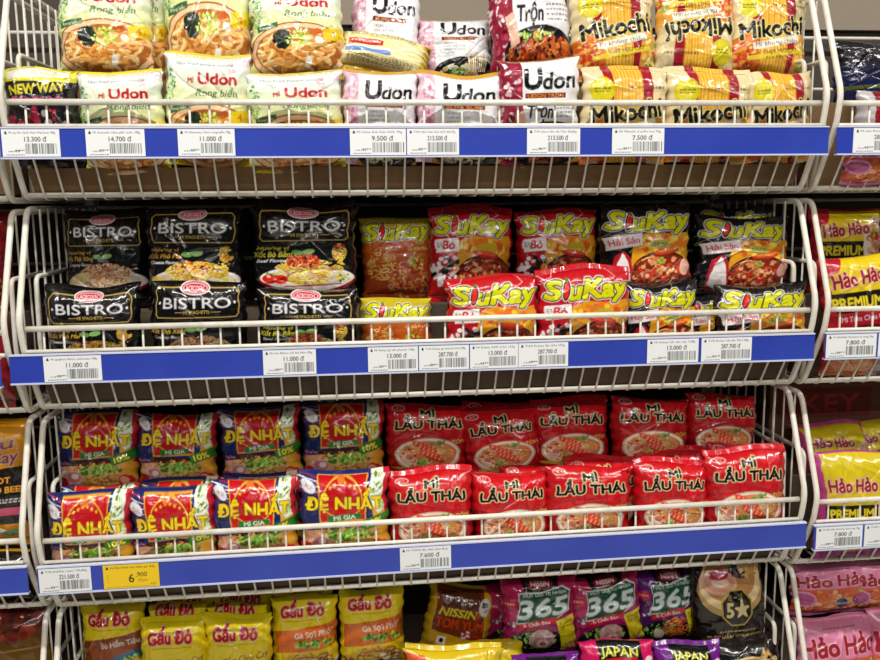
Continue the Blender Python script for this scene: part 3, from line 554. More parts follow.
def art_darkblue():
    c = Cv(130, 150, '14162e', seed=87); c.grad('15161c', '16205a', .3, .8); c.blobs(.6, .3, .3, .2, 30, ('2a2a34', '1c1c24', '3a3a46'), 3, 9); c.poly([(0, .7), (1, .62), (1, .66), (0, .75)], '5a6a2a'); return c
def art_darkred():
    c = Cv(124, 140, '7a1018', seed=88); c.rect(0, 0, .16, 1, 'b8b4b8'); c.poly([(.16, .3), (1, .2), (1, .9), (.16, .9)], '8c1420'); c.small(.3, .7, .9, 3, 'c8a03a', .03, .06); c.txt('MÌ TÔM', .6, .45, .13, 'a82a2a', bold=1.2, w=.6); return c
def art_mixed():
    c = Cv(124, 140, 'a01826', seed=89); c.poly([(.1, .6), (.9, .5), (1, 1), (0, 1)], 'c87a4a'); c.noodles(.5, .8, .45, .18, 70, ('e08a50', 'c8502a', 'f0b880'), 1.6); c.herbs(.4, .62, .3, .08, 40); c.txt('MÌ', .8, .25, .2, 'd8c82a', bold=1.5); c.poly([(.3, .0), (.6, 0), (.6, .4), (.3, .45)], '15110f'); c.txt('M', .45, .22, .2, 'dcc828', bold=1.2); return c
def price_art(price, head, S=4, yellow=None):
    c = Cv(84, 37, 'f0c814' if yellow else 'e9ecee', S=S, seed=hash(price) % 1000 if False else len(head) * 7 + len(price))
    if yellow: k = '2c2408'
    else: k = '26282c'
    c.txt(head, .53, .12, .08, k, w=.8, bold=.2); c.poly([(.05, .18), (.06, .08), (.075, .06), (.09, .1), (.1, .18)], k)
    if yellow:
        c.txt(price, .5, .58, .36, k, bold=.4); c.txt('.900', .68, .44, .2, k, bold=.25); c.txt('đ/gói', .7, .68, .13, '7a6a1a', bold=.1); c.small(.06, .93, .94, 1, '6a5a14', .025); c.small(.84, .84, .95, 1, '6a5a14', .04); c.line([(.08, .4), (.08, .7)], .4, '7a6a1a')
        return c
    c.txt(price, .58, .36, .18, k, w=.38, bold=.3)
    x = .4
    while x < .95:
        l = c.r.choice((.005, .009, .014)); c.rect(x, .52, x + l, .9, '2e3034'); x += l + c.r.choice((.006, .01, .014))
    c.small(.1, .8, .3, 1, '5a5c60', .03); c.small(.22, .75, .38, 1, '3a3c40', .04); c.small(.06, .92, .38, 1, '5a5c60', .03)
    return c
# ---------------------------------------------------------------- packets: a pillow of film around a block of noodles, crimped at both ends
_art = {}; _pm = {}
def art(k):
    if k not in _art: _art[k] = globals()['art_' + k]()
    return _art[k]
def packet_meshes(kind, var):
    """body mesh + two crimp meshes, in metres, origin at the bottom centre, front towards -Y"""
    if (kind, var) in _pm: return _pm[(kind, var)]
    c = art(kind); w, h = c.w / 1000, c.h / 1000; r = np.random.RandomState(abs(int(sum(ord(q) * (i + 3) for i, q in enumerate(kind)))) % 9999 + var * 77)
    cr = .010; nu = int(w / .00088); nv = int((h - 2 * cr) / .00088)
    u = np.linspace(-1, 1, nu); v = np.linspace(-1, 1, nv); U, V = np.meshgrid(u, v)
    T = .0225
    def body(U, V, front=True):
        e = np.clip(1 - np.abs(U) ** 3.4, 0, 1) ** .62; f = np.clip(1 - np.abs(V) ** 3.6, 0, 1) ** .72
        prof = e * f
        rr = np.random.RandomState(r0 + (0 if front else 5))
        lo = sum(rr.uniform(-1, 1) * np.cos(rr.uniform(1, 4) * U + rr.uniform(0, 6)) * np.cos(rr.uniform(1, 4) * V + rr.uniform(0, 6)) for _ in range(5))
        d = T * prof * (1 + .07 * lo)
        # radiating gathers at the crimps
        for sgn in (-1, 1):
            near = np.exp(-(1 - sgn * V) / .16); k = 0
            for q in range(9):
                c0 = rr.uniform(-.95, .95); dr = rr.uniform(-.5, .5); wd = rr.uniform(.012, .045)
                k = k + rr.uniform(.4, 1.2) * rr.choice((-1, 1)) * np.exp(-((U - c0 - dr * (1 - sgn * V) * .5) / wd) ** 2)
            d = d + .0024 * near * k * (e > .02) * np.clip((1 - np.abs(V)) / .04, .3, 1)
        # long creases of the film
        for q in range(10):
            th = rr.uniform(0, math.pi) if rr.rand() < .4 else rr.choice((.5, 2.6)) + rr.uniform(-.3, .3); ox, oy = rr.uniform(-.9, .9), rr.uniform(-.9, .9)
            dist = (U - ox) * math.sin(th) - (V - oy) * math.cos(th); al = (U - ox) * math.cos(th) + (V - oy) * math.sin(th)
            wd = rr.uniform(.018, .05); ln = rr.uniform(.25, .8)
            dist = dist + .06 * np.sin(al * 3 + q)
            d = d + rr.uniform(.0009, .0026) * rr.choice((-1, 1, 1)) * np.exp(-np.abs(dist) / wd) * np.exp(-(al / ln) ** 4) * prof
        def vn(f, sd):
            g_ = np.random.RandomState(sd).rand(int(f) + 6, int(f) + 6); X_ = (U + 1.2) * f / 2; Y_ = (V + 1.2) * f / 2 * 1.1; i = X_.astype(int); j = Y_.astype(int); a_ = X_ - i; b_ = Y_ - j
            i = np.clip(i, 0, g_.shape[0] - 2); j = np.clip(j, 0, g_.shape[1] - 2)
            n_ = g_[i, j] * (1 - a_) * (1 - b_) + g_[i + 1, j] * a_ * (1 - b_) + g_[i, j + 1] * (1 - a_) * b_ + g_[i + 1, j + 1] * a_ * b_
            return 1 - np.abs(2 * n_ - 1)
        rim = .45 + .55 * np.clip(np.maximum(np.abs(U), np.abs(V)) * 1.5 - .5, 0, 1)
        d = d + (.0030 * vn(4.3, r0 + 11) + .0016 * vn(8.7, r0 + 12) + .0007 * vn(17, r0 + 13)) * rim * np.clip(prof * 1.6, 0, 1)
        # a few facets, as the film pulls over the block
        a = .0045 * np.abs(((U * 1.3 + V * rr.uniform(-.8, .8) + rr.uniform(0, 1)) * 1.1) % 1 - .5) * prof
        return d + a
    r0 = r.randint(1, 9999)
    sx = 1.01 - .045 * np.clip(1 - V ** 6, 0, 1) ** .7 * (1 + .5 * np.sin(V * r.uniform(2, 5) + r.uniform(0, 6)) * np.sign(U))
    edge = .0016 * np.sin(V * r.uniform(5, 9) + r.uniform(0, 6)) + .0011 * np.sin(V * 21 + r.uniform(0, 6))
    X = U * w / 2 * sx + edge * U ** 3; Z = cr + (V + 1) / 2 * (h - 2 * cr)
    zf, zp, za = r.uniform(1.5, 3.5), r.uniform(0, 6), r.uniform(.0015, .0045)
    def zt(u_, v_): return za * np.sin(u_ * zf + zp) * np.abs(v_) ** 4
    Z = Z + zt(U, V)
    bend = r.uniform(-.002, .002) * U ** 2 + .0015 * np.sin(U * 3 + r.uniform(0, 6)) * np.abs(V) ** 3
    YF = -body(U, V) + bend
    fr = np.stack([X, YF, Z], -1).reshape(-1, 3); n0 = len(fr)
    fx = (U + 1) / 2; fy = 1 - (Z - zt(U, V)) / h; colr = c.sample(fx.ravel(), fy.ravel())
    ub, vb = np.meshgrid(np.linspace(-1, 1, 40), np.linspace(-1, 1, 40)); sxb = .995 - .045 * np.clip(1 - vb ** 6, 0, 1) ** .7
    eb = .0011 * np.sin(vb * 9); YB = body(ub, vb, False)
    YB = np.where((np.abs(ub) > .999) | (np.abs(vb) > .999), 0, YB) + 0 * ub
    bk = np.stack([ub * w / 2 * sxb, YB, cr + (vb + 1) / 2 * (h - 2 * cr) + zt(ub, vb)], -1).reshape(-1, 3)
    bc = c.sample(np.clip(.03 + 0 * ub.ravel(), 0, 1), 1 - (cr + (vb.ravel() + 1) / 2 * (h - 2 * cr)) / h)
    co = np.vstack([fr, bk]); q = np.vstack([grid_quads(nu, nv), grid_quads(40, 40, n0, True)])
    body_me = arrays_mesh('packet_film', co, q, [M_FILM], np.vstack([colr, bc]))
    out = [body_me]
    for top in (1, 0):
        n = 170; m_ = 9; uu, tt = np.meshgrid(np.linspace(-1, 1, n), np.linspace(0, 1, m_))
        ang = r.uniform(.7, 1.9) if top else .1; wav = .0014 * np.sin(uu * r.uniform(4, 8) + r.uniform(0, 6)) * tt + .0009 * np.sin(uu * 17) * tt
        rib = .00035 * np.sign(np.sin(uu * 140))
        base_y = bend[-1 if top else 0]; by = np.interp(uu[0], u, base_y)[None, :]
        x = uu * w / 2 * (1 - .006 * np.abs(np.sin(tt * 40))); y = by + tt * cr * math.sin(ang) * .9 + wav + rib
        z = (h - cr + tt * cr * math.cos(ang)) if top else (cr - tt * cr)
        zc = (h - cr + tt * cr) if top else (cr - tt * cr)
        z = z + zt(uu, 1); f = np.stack([x, y, z], -1).reshape(-1, 3); b = f.copy(); b[:, 1] += .0009
        cc = c.sample(((uu + 1) / 2).ravel(), (1 - zc / h).ravel()); N = len(f)
        bd = []; ring = list(range(n)) + [n * k + n - 1 for k in range(1, m_)] + [n * (m_ - 1) + n - 1 - k for k in range(1, n)] + [n * (m_ - 1 - k) for k in range(1, m_ - 1)]
        for i, a_ in enumerate(ring):
            b_ = ring[(i + 1) % len(ring)]; bd.append((b_, a_, a_ + N, b_ + N))
        qq = np.vstack([grid_quads(n, m_), grid_quads(n, m_, N, True), np.array(bd)])
        if not top: qq = qq[:, ::-1]
        out.append(arrays_mesh('crimped_end', np.vstack([f, b]), qq, [M_FILM], np.vstack([cc, cc])))
    _pm[(kind, var)] = (out, w, h); return _pm[(kind, var)]
def packet(kind, var, x0, x1, ytop, Y, label, group, zbase=None, roll=0, pitch=6, yaw=0, h=None, flip=False, inverted=False):
    """a packet whose top edge is seen at pixel row ytop between columns x0..x1, standing at depth Y"""
    (bm_, cm_t, cm_b), w, h0 = packet_meshes(kind, var)
    top = at((x0 + x1) / 2, ytop, Y); wid = at(x1, ytop, Y)[0] - at(x0, ytop, Y)[0]; sx = wid / w
    hh = h if h else (top[2] - zbase) / math.cos(math.radians(pitch)) if zbase is not None else h0 * sx
    sz = hh / h0; t = math.radians(pitch)
    base = Vector((top[0], top[1] - hh * math.sin(t) * 0, top[2] - hh * math.cos(t)))
    o = bpy.data.objects.new('noodle_packet', None); o.empty_display_size = .03; col.objects.link(o); o.scale = (sx, 1, sz); link('printed_film', bm_, o)
    R_ = Matrix.Rotation(math.radians(yaw), 3, 'Z') @ Matrix.Rotation(-t, 3, 'X') @ Matrix.Rotation(math.radians(roll), 3, 'Y')
    if inverted:
        R_ = R_ @ Matrix.Rotation(math.pi, 3, 'Y'); base = base + R_ @ Vector((0, 0, -hh))
    else:
        cen = base + Matrix.Rotation(-t, 3, 'X') @ Vector((0, 0, hh / 2)); base = cen - R_ @ Vector((0, 0, hh / 2))
    o.rotation_euler = R_.to_euler(); o.location = base
    tag(o, label, 'noodle packet', group)
    for me, nm in ((cm_t, 'crimped_end'), (cm_b, 'crimped_end')):
        link(nm, me, o)
    return o
ORD = ['leftmost', 'second from left', 'third from left', 'fourth from left', 'fifth from left', 'sixth from left']
def row(desc, where, group, items, **kw):
    """items: (kind, var, x0, x1, ytop[, overrides]) from left to right"""
    n = len(items)
    for i, it in enumerate(items):
        k = dict(kw); k.update(it[5] if len(it) > 5 else {})
        pos = '' if n == 1 else (', rightmost' if i == n - 1 else ', ' + ORD[i])
        lab = k.pop('label', None) or f'{desc}{pos} {where}'
        packet(it[0], it[1], it[2], it[3], it[4], label=lab, group=group, **k)

# ---------------------------------------------------------------- the shelf bays
W = 1.2; GAP = .0217
SZ = [CZ + .0015, CZ - .3198 + .0022, CZ - .6346 - .0003, CZ - .950]      # height of the lower front wire of each basket
TILT = [0, 0, -.0072, -.0072]
U_, B_, C_, P_ = (.004, .033), (-.010, .046), (.056, -.098), (.056, .204)
def basket(bay, sh, label):
    cx = bay * (W + GAP); z0 = SZ[sh]; tilt = TILT[sh] if bay == 0 else (-.004 if sh == 2 else 0)
    g = empty('wire_basket', (cx, 0, z0 - (.004 if bay == -1 else 0)), label, 'wire shelf basket', 'white wire shelf baskets'); g.rotation_euler.y = tilt
    hw = W / 2
    for s in (-1, 1):
        x = s * hw; xi = s * (hw - .007); m_ = MB()
        m_.tube(rounded([(x, .40, P_[1]), (x, P_[0], P_[1]), (x, B_[0], B_[1]), (x, 0, 0), (x, C_[0], C_[1]), (x, .40, C_[1])], .016), .0046, 8)
        m_.tube(rounded([(xi, .40, .105), (xi, .05, .105), (xi, .046, .0), (xi, .075, C_[1] + .006)], .014), .0036, 7)
        for k in range(9):
            y = .088 + k * .036; m_.tube([(xi, y, P_[1]), (xi, y, C_[1])], .0017, 5)
        m_.tube([(x, .40, P_[1]), (x, .40, C_[1])], .004, 6)
        m_.build('side_panel', M_WIRE, g, True)
    m_ = MB(); x = hw - .004
    m_.tube([(-x, U_[0] - .003, U_[1]), (x, U_[0] - .003, U_[1])], .0044, 8)
    m_.tube([(-x, -.001, 0), (x, -.001, 0)], .0032, 8)
    n = 43
    for k in range(1, n):
        xx = -hw + W * k / n
        m_.tube(rounded([(xx, U_[0] + .001, U_[1]), (xx, .003, .0), (xx, .010, -.03), (xx, C_[0], C_[1] - .003), (xx, .16, C_[1] - .002)], .01, 3), .0017, 6)
    m_.tube([(-x, C_[0] + .001, C_[1] + .003), (x, C_[0] + .001, C_[1] + .003)], .0042, 8)
    m_.build('front_fence', M_WIRE, g, True)
    m_ = MB()
    for k in range(1, n): 
        xx = -hw + W * k / n; m_.tube([(xx, .16, C_[1] - .002), (xx, .40, C_[1] - .002)], .0017, 4)
    for y in (.16, .28, .40): m_.tube([(-x, y, C_[1] + .002), (x, y, C_[1] + .002)], .0035, 6)
    for z in (.0, .105, .204): m_.tube([(-x, .402, z), (x, .402, z)], .0035, 6)
    m_.build('base_grid', M_WIRE, g, True)
    # price rail: a plastic extrusion clipped on the front
    e0, e1 = {(0, 1): (.017, .0), (-1, 1): (0, -.008)}.get((bay, sh), (.004, .004)); X0, X1 = -hw - e0, hw + e1
    m_ = MB(); pr = [(-.0105, -.004), (-.0125, -.004), (-.0125, -.044), (-.0105, -.044)]
    m_.prism([(y, z) for y, z in pr][::-1], X0, X1)
    rl = m_.build('price_rail', M_RAIL, g); rl['label'] = 'blue plastic price rail'
    m_ = MB(); m_.prism([(-.006, -.0435), (-.0145, -.0435), (-.0145, -.0458), (-.006, -.0458)][::-1], X0, X1)
    m_.prism([(-.006, -.0022), (-.0135, -.0022), (-.0135, -.0042), (-.006, -.0042)][::-1], X0, X1)
    for x_ in (-.5, -.25, 0, .25, .5): m_.box(x_ - .008, x_ + .008, -.0107, .002, -.02, -.005)
    m_.build('rail_lip', M_LIP, rl)
    return g
SN = ['top', 'second', 'third', 'bottom']
for sh in range(4):
    for bay in (-1, 0, 1):
        basket(bay, sh, f"white wire basket with blue price rail, {SN[sh]} level of the {('left neighbouring', 'middle', 'right neighbouring')[bay + 1]} bay")
def base_z(sh, x=0): return SZ[sh] - .055 - x * math.tan(TILT[sh])
# cardboard beds that raise the packets inside the baskets
def bed(bay, sh, mt, label, x0=-.588, x1=.588, step=True, top=.0):
    cx = bay * (W + GAP); z = SZ[sh]; m_ = MB()
    pr = [(.0385, -.0565), (.0605, -.092), (.385, -.092), (.385, top), (.088, top), (.088, -.0565)] if step else [(.0385, -.0565), (.0605, -.092), (.385, -.092), (.385, -.0565)]
    if bay: pr = [(.098, -.092), (.385, -.092), (.385, top), (.098, top)]
    m_.prism(pr, x0, x1)
    o = m_.build('cardboard_tray', mt); o.location = (cx, 0, z); o.rotation_euler.y = TILT[sh] if bay == 0 else (-.004 if sh == 2 else 0)
    tag(o, label, 'cardboard tray', 'cardboard trays lining the baskets')
for sh in range(4):
    for bay in (-1, 0, 1):
        bed(bay, sh, M_LINER if sh == 0 else M_SHADELINER, f"brown cardboard tray under the packets, {SN[sh]} level of the {('left', 'middle', 'right')[bay + 1]} bay", top=.072 if sh == 0 and bay == 0 else .045)
# uprights, back panel, floor, wall
def struct(o, n=None): o['kind'] = 'structure'; return o
m_ = MB(); m_.box(-4.5, 4.5, -7.5, 1.2, -.05, 0); struct(m_.build('floor', M_FLOOR))
m_ = MB(); m_.box(-4.5, 4.5, 1.2, 1.25, 0, 3.2); struct(m_.build('wall_back', M_WALL))
m_ = MB(); m_.box(-4.5, 4.5, -7.5, 1.25, 3.2, 3.25); struct(m_.build('ceiling', M_WALL))
for bay in (-1, 0, 1):
    cx = bay * (W + GAP); m_ = MB(); m_.box(cx - W / 2 - .002, cx + W / 2 + .002, .43, .445, .02, 2.15)
    o = m_.build('back_panel', M_BACK); m2 = MB(); m2.box(cx - W / 2, cx + W / 2, .418, .4295, CZ + .225, CZ + .42)
    if bay >= 0: m2.build('panel_band', M_BAND, o)
    tag(o, f"grey back panel of the {('left neighbouring', 'middle', 'right neighbouring')[bay + 1]} shelf bay", 'back panel', 'shelf back panels')
    m_ = MB(); m_.box(cx - W / 2, cx + W / 2, .02, .398, 0, .14); m_.box(cx - W / 2, cx + W / 2, .0, .398, .14, .165)
    o = m_.build('base_deck', M_BACK); tag(o, f"grey steel base deck under the {('left', 'middle', 'right')[bay + 1]} shelf bay", 'shelf base', 'shelf bases')
for i, b in enumerate((-1.5, -.5, .5, 1.5)):
    x = b * (W + GAP); m_ = MB(); m_.box(x - .009, x + .009, .404, .428, 0, 2.2); m_.box(x - .02, x + .02, .404, .60, 0, .02)
    o = m_.build('shelf_upright', M_POST); tag(o, f"steel upright {('at the far left end', 'between the left and middle bays', 'between the middle and right bays', 'at the far right end')[i]} behind the baskets", 'upright', 'steel shelf uprights')
for x, y, l in ((-.8, -.95, 2.7), (2.0, -.95, 2.5), (.2, -2.9, 3.7), (.2, -5.2, 3.7)):
    m_ = MB(); m_.box(x - l / 2, x + l / 2, y - .07, y + .07, 3.08, 3.2); o = m_.build('ceiling_light', M_WALL)
    tag(o, f"long white ceiling light housing over the aisle {'at the left' if x < -.5 else 'at the right' if x > 1 else 'on the far side' if y < -4 else 'in the second line'}", 'ceiling light', 'aisle ceiling lights')

# ---------------------------------------------------------------- price tags
def price(sh, px0, px1, text, head, label, bay=0, yellow=None):
    pm = (px0 + px1) / 2
    ymid = {0: 143, 1: 358 if bay == 0 else 347, 2: 575 - (pm - 60) * .052 if bay == 0 else 538}[sh]
    a = at(px0, ymid, -.0133)[0]; b = at(px1, ymid, -.0133)[0]; cx = bay * (W + GAP)
    wd = b - a; hgt = .0372; c = price_art(text, head, yellow=yellow); nu, nv = 150, 66
    u, v = np.meshgrid(np.linspace(0, 1, nu), np.linspace(0, 1, nv))
    f = np.stack([(u - .5) * wd, 0 * u, (.5 - v) * hgt], -1).reshape(-1, 3); cc = c.sample(u.ravel(), v.ravel())
    k = len(f); e = np.array([(-wd / 2, .0007, hgt / 2), (wd / 2, .0007, hgt / 2), (wd / 2, .0007, -hgt / 2), (-wd / 2, .0007, -hgt / 2)])
    cor = (0, nu - 1, nu * nv - 1, nu * (nv - 1)); q = [(k, k + 1, k + 2, k + 3)]
    for i in range(4): j = (i + 1) % 4; q.append((cor[i], cor[j], k + j, k + i))
    me = arrays_mesh('price_tag', np.vstack([f, e]), np.vstack([grid_quads(nu, nv)[:, ::-1], np.array(q)]), [M_PAPER], np.vstack([cc, np.tile(cc[0], (4, 1))]))
    me.polygons.foreach_set('use_smooth', np.zeros(len(me.polygons), dtype=bool))
    o = link('price_tag', me); x = (a + b) / 2; lx = x - cx; t = TILT[sh] if bay == 0 else (-.004 if sh == 2 else 0)
    o.location = (x, -.0138, SZ[sh] - .0239 - (.004 if bay == -1 else 0) - math.sin(t) * lx); o.rotation_euler.y = t
    tag(o, label, 'price tag', 'yellow price tags' if yellow else 'white price tags with barcodes')
for a in (
    (0, 2, 60, '13.300 đ', 'Mì cay Hàn Quốc New Way bowl 108g', 'white barcode price tag reading 13.300 at the left end of the top blue rail'),
    (0, 86, 145, '14.700 đ', 'Mì Acecook Udon phở nước 108g', 'white barcode price tag reading 14.700 on the top blue rail'),
    (0, 178, 235, '11.000 đ', 'Mì Newway Udon rong biển 78g', 'white barcode price tag reading 11.000 on the top blue rail, partly glossy'),
    (0, 350, 406, '9.500 đ', 'Mì Udon Suki Suki ACE, 75g', 'white barcode price tag reading 9.500 on the top blue rail'),
    (0, 407, 459, '213.500 đ', 'T-Mì Udon Suki Suki ACE 30x75g', 'white barcode price tag reading 213.500 directly beside the 9.500 tag'),
    (0, 527, 580, '213.500 đ', 'T-Mì Udon trộn xốt Trộn 30x82g', 'barcode price tag reading 213.500 standing alone under the red and white udon packet'),
    (0, 612, 664, '7.500 đ', 'Mì Mikochi vị sườn heo 75g', 'white barcode price tag reading 7.500, rightmost on the middle top rail'),
    (1, 43, 101, '11.000 đ', 'Mì spaghetti Bistro carbonara 108g', 'white barcode price tag reading 11.000, leftmost on the second blue rail'),
    (1, 263, 316, '11.000 đ', 'Mì xào Bistro xốt bò bằm 95g', 'white barcode price tag reading 11.000 under the rightmost black spaghetti packets'),
    (1, 368, 418, '13.000 đ', 'Mì Siukay gà xốt phomai 128g', 'barcode price tag reading 13.000, first of the four joined tags on the second rail'),
    (1, 419, 469, '287.700 đ', 'T-Mì Siukay gà phomai 24x128g', 'barcode price tag reading 287.700, second of the four joined tags on the second rail'),
    (1, 470, 518, '13.000 đ', 'Mì Siukay ACE vị bò 127g', 'barcode price tag reading 13.000, third of the four joined tags on the second rail'),
    (1, 518.5, 568, '287.700 đ', 'T-Mì Siukay Bò 24x127g', 'barcode price tag reading 287.700, last of the four joined tags on the second rail'),
    (1, 647, 698, '13.000 đ', 'Mì Siukay hải sản cay 128g', 'white barcode price tag reading 13.000 under the black seafood packets'),
    (1, 701, 751, '287.700 đ', 'T-Mì Siukay hải sản 24x128g', 'white barcode price tag reading 287.700, rightmost on the middle second rail'),
    (2, 38.5, 91, '221.500 đ', 'T-Mì DeNhat t.bam 190x83g', 'white barcode price tag reading 221.500 at the left end of the third blue rail'),
    (2, 400, 451, '7.600 đ', 'Mì TOMI lẩu thái tôm 81g', 'white barcode price tag reading 7.600 in the middle of the third blue rail')):
    price(*a)
price(2, 103, 159, '6', 'Mì Đệ Nhất thịt bằm gói 83g', 'bright yellow price tag reading 6.900 on the third blue rail', yellow=True)
price(0, 853, 906, '28.800 đ', 'Mì xào Premium bò lá 90g', 'white barcode price tag at the right edge of the photo on the top right rail', 1)
price(1, 826, 876, '7.800 đ', 'Mì HảoHảo Premium ta vàng 76g', 'white barcode price tag reading 7.800 on the second rail of the right bay', 1)
price(1, 878, 928, '174.900 đ', 'T-Mì HảoHảo Premium 24x76g', 'white barcode price tag cut by the right edge of the photo, second rail', 1)
price(2, 816, 862, '7.800 đ', 'Mì Hảo Hảo Premium xào x.cay 76g', 'white barcode price tag reading 7.800 on the third rail of the right bay', 1)
price(2, 864, 910, '174.900 đ', 'T-Mì Hảo Hảo 24x76g', 'white barcode price tag cut by the right edge of the photo, third rail', 1)

# ---------------------------------------------------------------- packets, top shelf
b0 = base_z(0); up = SZ[0] + .0735
LO = dict(Y=.042, zbase=b0, pitch=-2)
row('black and yellow spicy noodle packet', 'at the left end of the top shelf', 'black and yellow spicy noodle packets', [('newway', 0, 4, 78, 64)], **LO)
row('white seaweed udon packet with yellow ends', 'in the lower row, top shelf', 'seaweed udon packets', [
    ('seaweed_udon', 0, 78, 164, 68, dict(roll=-2, h=.150)), ('seaweed_udon', 1, 163, 250, 50, dict(roll=1.5, Y=.05)), ('seaweed_udon', 2, 246, 343, 67, dict(roll=-1, h=.150))], **dict(LO))
row('large seaweed udon packet with bowl picture', 'in the upper row, top shelf', 'seaweed udon packets', [
    ('seaweed_udon', 1, 52, 149, -28, dict(roll=0, Y=.078)), ('seaweed_udon', 0, 158, 248, -62, dict(Y=.095)), ('seaweed_udon', 2, 247, 343, -22, dict(Y=.082, roll=-1))], Y=.09, pitch=8, zbase=up)
packet('seaweed_udon', 1, 94, 168, -34, .125, 'seaweed udon packet tucked behind the two leftmost large ones, top shelf', 'seaweed udon packets', zbase=up, pitch=6)
row('white and pink udon packet with brush lettering', 'in the lower row, top shelf', 'pink and white udon packets', [
    ('udon_suki', 0, 341, 417, 67, dict(roll=2)), ('udon_suki', 1, 415, 501, 71, dict(roll=1))], **LO)
row('white and pink udon packet with brush lettering', 'in the upper row, top shelf', 'pink and white udon packets', [
    ('udon_suki', 1, 350, 420, -18, dict(roll=3)), ('udon_suki', 0, 418, 492, 14, dict(roll=-1))], Y=.125, pitch=8, zbase=up)
packet('udon_back', 0, 336, 430, 33, .082, 'yellow packet lying sideways showing its printed back above the pink udon', 'pink and white udon packets', h=.07, roll=12, pitch=30)
row('white udon packet with dark red side and dark bowl', 'in the lower row, top shelf', 'red and white mixed udon packets', [('udon_tron', 0, 497, 580, 52, dict(roll=-1.5))], **LO)
row('white udon packet with dark red side and noodles', 'in the upper row, top shelf', 'red and white mixed udon packets', [('udon_tron', 1, 489, 573, -62)], Y=.095, pitch=8, zbase=up, roll=-2)
row('cream and maroon straight noodle packet', 'in the lower row, top shelf', 'cream and maroon noodle packets', [
    ('mikochi', 0, 580, 666, 64), ('mikochi', 1, 664, 751, 66), ('mikochi', 2, 745, 811, 66, dict(roll=-3))], **LO)
row('cream and maroon straight noodle packet', 'in the upper row, top shelf', 'cream and maroon noodle packets', [
    ('mikochi', 1, 573, 659, -20, dict(roll=-2)),
    ('mikochi', 0, 656, 737, -22, dict(inverted=True, roll=2, label='cream and maroon noodle packet standing upside down in the upper row, top shelf')),
    ('mikochi', 2, 733, 811, -18, dict(roll=2))], Y=.082, pitch=9, zbase=up)
# second shelf
b1 = base_z(1); up = SZ[1] + .0465; LO = dict(Y=.042, zbase=b1, pitch=-1)
row('black spaghetti packet with silver lettering', 'in the lower row, second shelf', 'black spaghetti packets', [
    ('bistro_b', 0, 44, 141, 282), ('bistro_c', 0, 148, 247, 275), ('bistro_a', 0, 256, 358, 283)], **LO)
row('black spaghetti packet with silver lettering', 'in the upper row, second shelf', 'black spaghetti packets', [
    ('bistro_c', 1, 60, 146, 207, dict(Y=.12)), ('bistro_b', 1, 143, 242, 202, dict(roll=1)), ('bistro_a', 1, 250, 357, 200)], Y=.092, pitch=5, zbase=up)
row('orange and yellow spicy noodle packet', 'at its place in the second shelf', 'yellow spicy noodle packets', [
    ('siukay_y', 0, 360, 436, 212, dict(roll=-2, Y=.15, zbase=up, pitch=5, label='orange and yellow spicy noodle packet in the upper row of the second shelf, in shade')),
    ('siukay_y', 1, 360, 432, 293, dict(Y=.075, roll=0, pitch=2, label='orange and yellow spicy noodle packet in the lower row of the second shelf'))], **LO)
row('red spicy beef noodle packet with yellow lettering', 'in the lower row, second shelf', 'red spicy noodle packets', [
    ('siukay_r', 0, 445, 538, 271, dict(roll=0)), ('siukay_r', 1, 536, 630, 264, dict(roll=-1.5))], **LO)
row('red spicy beef noodle packet with yellow lettering', 'in the upper row, second shelf', 'red spicy noodle packets', [
    ('siukay_r', 1, 428, 513, 204, dict(roll=1)), ('siukay_r', 0, 516, 599, 204)], Y=.12, pitch=5, zbase=up)
row('black spicy seafood noodle packet with yellow lettering', 'in the lower row, second shelf', 'black spicy noodle packets', [
    ('siukay_k', 0, 622, 697, 277, dict(Y=.07)), ('siukay_k', 1, 714, 808, 279, dict(roll=-1))], **LO)
row('black spicy seafood noodle packet with yellow lettering', 'in the upper row, second shelf', 'black spicy noodle packets', [
    ('siukay_k', 0, 600, 694, 199, dict(roll=1)), ('siukay_k', 1, 696, 792, 211, dict(roll=2))], Y=.098, pitch=5, zbase=up)
packet('siukay_k', 0, 674, 742, 292, .086, 'black spicy seafood packet half hidden between the two lower ones, second shelf', 'black spicy noodle packets', zbase=b1, pitch=3, roll=2)
packet('siukay_k', 1, 694, 778, 200, .145, 'black spicy seafood packet behind the right upper one, only its top showing', 'black spicy noodle packets', zbase=up, pitch=4)
# third shelf
b2 = base_z(2); up = SZ[2] + .0465; LO = dict(Y=.042, zbase=b2, pitch=2)
def tl(x): return -math.tan(TILT[2]) * x
d = 'navy noodle packet with yellow lettering'
DL = [(45, 131, 484, 1), (128, 215, 481, -1.5), (211, 297, 473, -1), (298, 389, 467, 1)]
row(d, 'in the lower row, third shelf', 'navy and red minced meat noodle packets', [('denhat_b' if i < 2 else 'denhat', i % 3, a, b, t, dict(roll=r_, zbase=b2 + tl((a + b - 880) / 1400))) for i, (a, b, t, r_) in enumerate(DL)], **LO)
DU = [(54, 136, 410, 0), (134, 216, 409, 1), (218, 300, 405, -1), (301, 384, 400, 0)]
row(d, 'in the upper row, third shelf', 'navy and red minced meat noodle packets', [('denhat', (i + 1) % 3, a, b, t, dict(roll=r_, zbase=up + tl((a + b - 880) / 1400))) for i, (a, b, t, r_) in enumerate(DU)], Y=.122, pitch=5)
for i, (a, b, t) in enumerate(((58, 138, 480), (140, 222, 477), (222, 302, 471), (302, 384, 467))):
    packet('denhat', 2 - i % 3, a, b, t, .078, f'navy and red noodle packet wedged between both rows, {ORD[i] if i < 3 else "rightmost"} on third shelf', 'navy and red packets wedged between the rows', zbase=b2 + tl((a + b - 880) / 1400), pitch=3)
d = 'red prawn hotpot noodle packet'
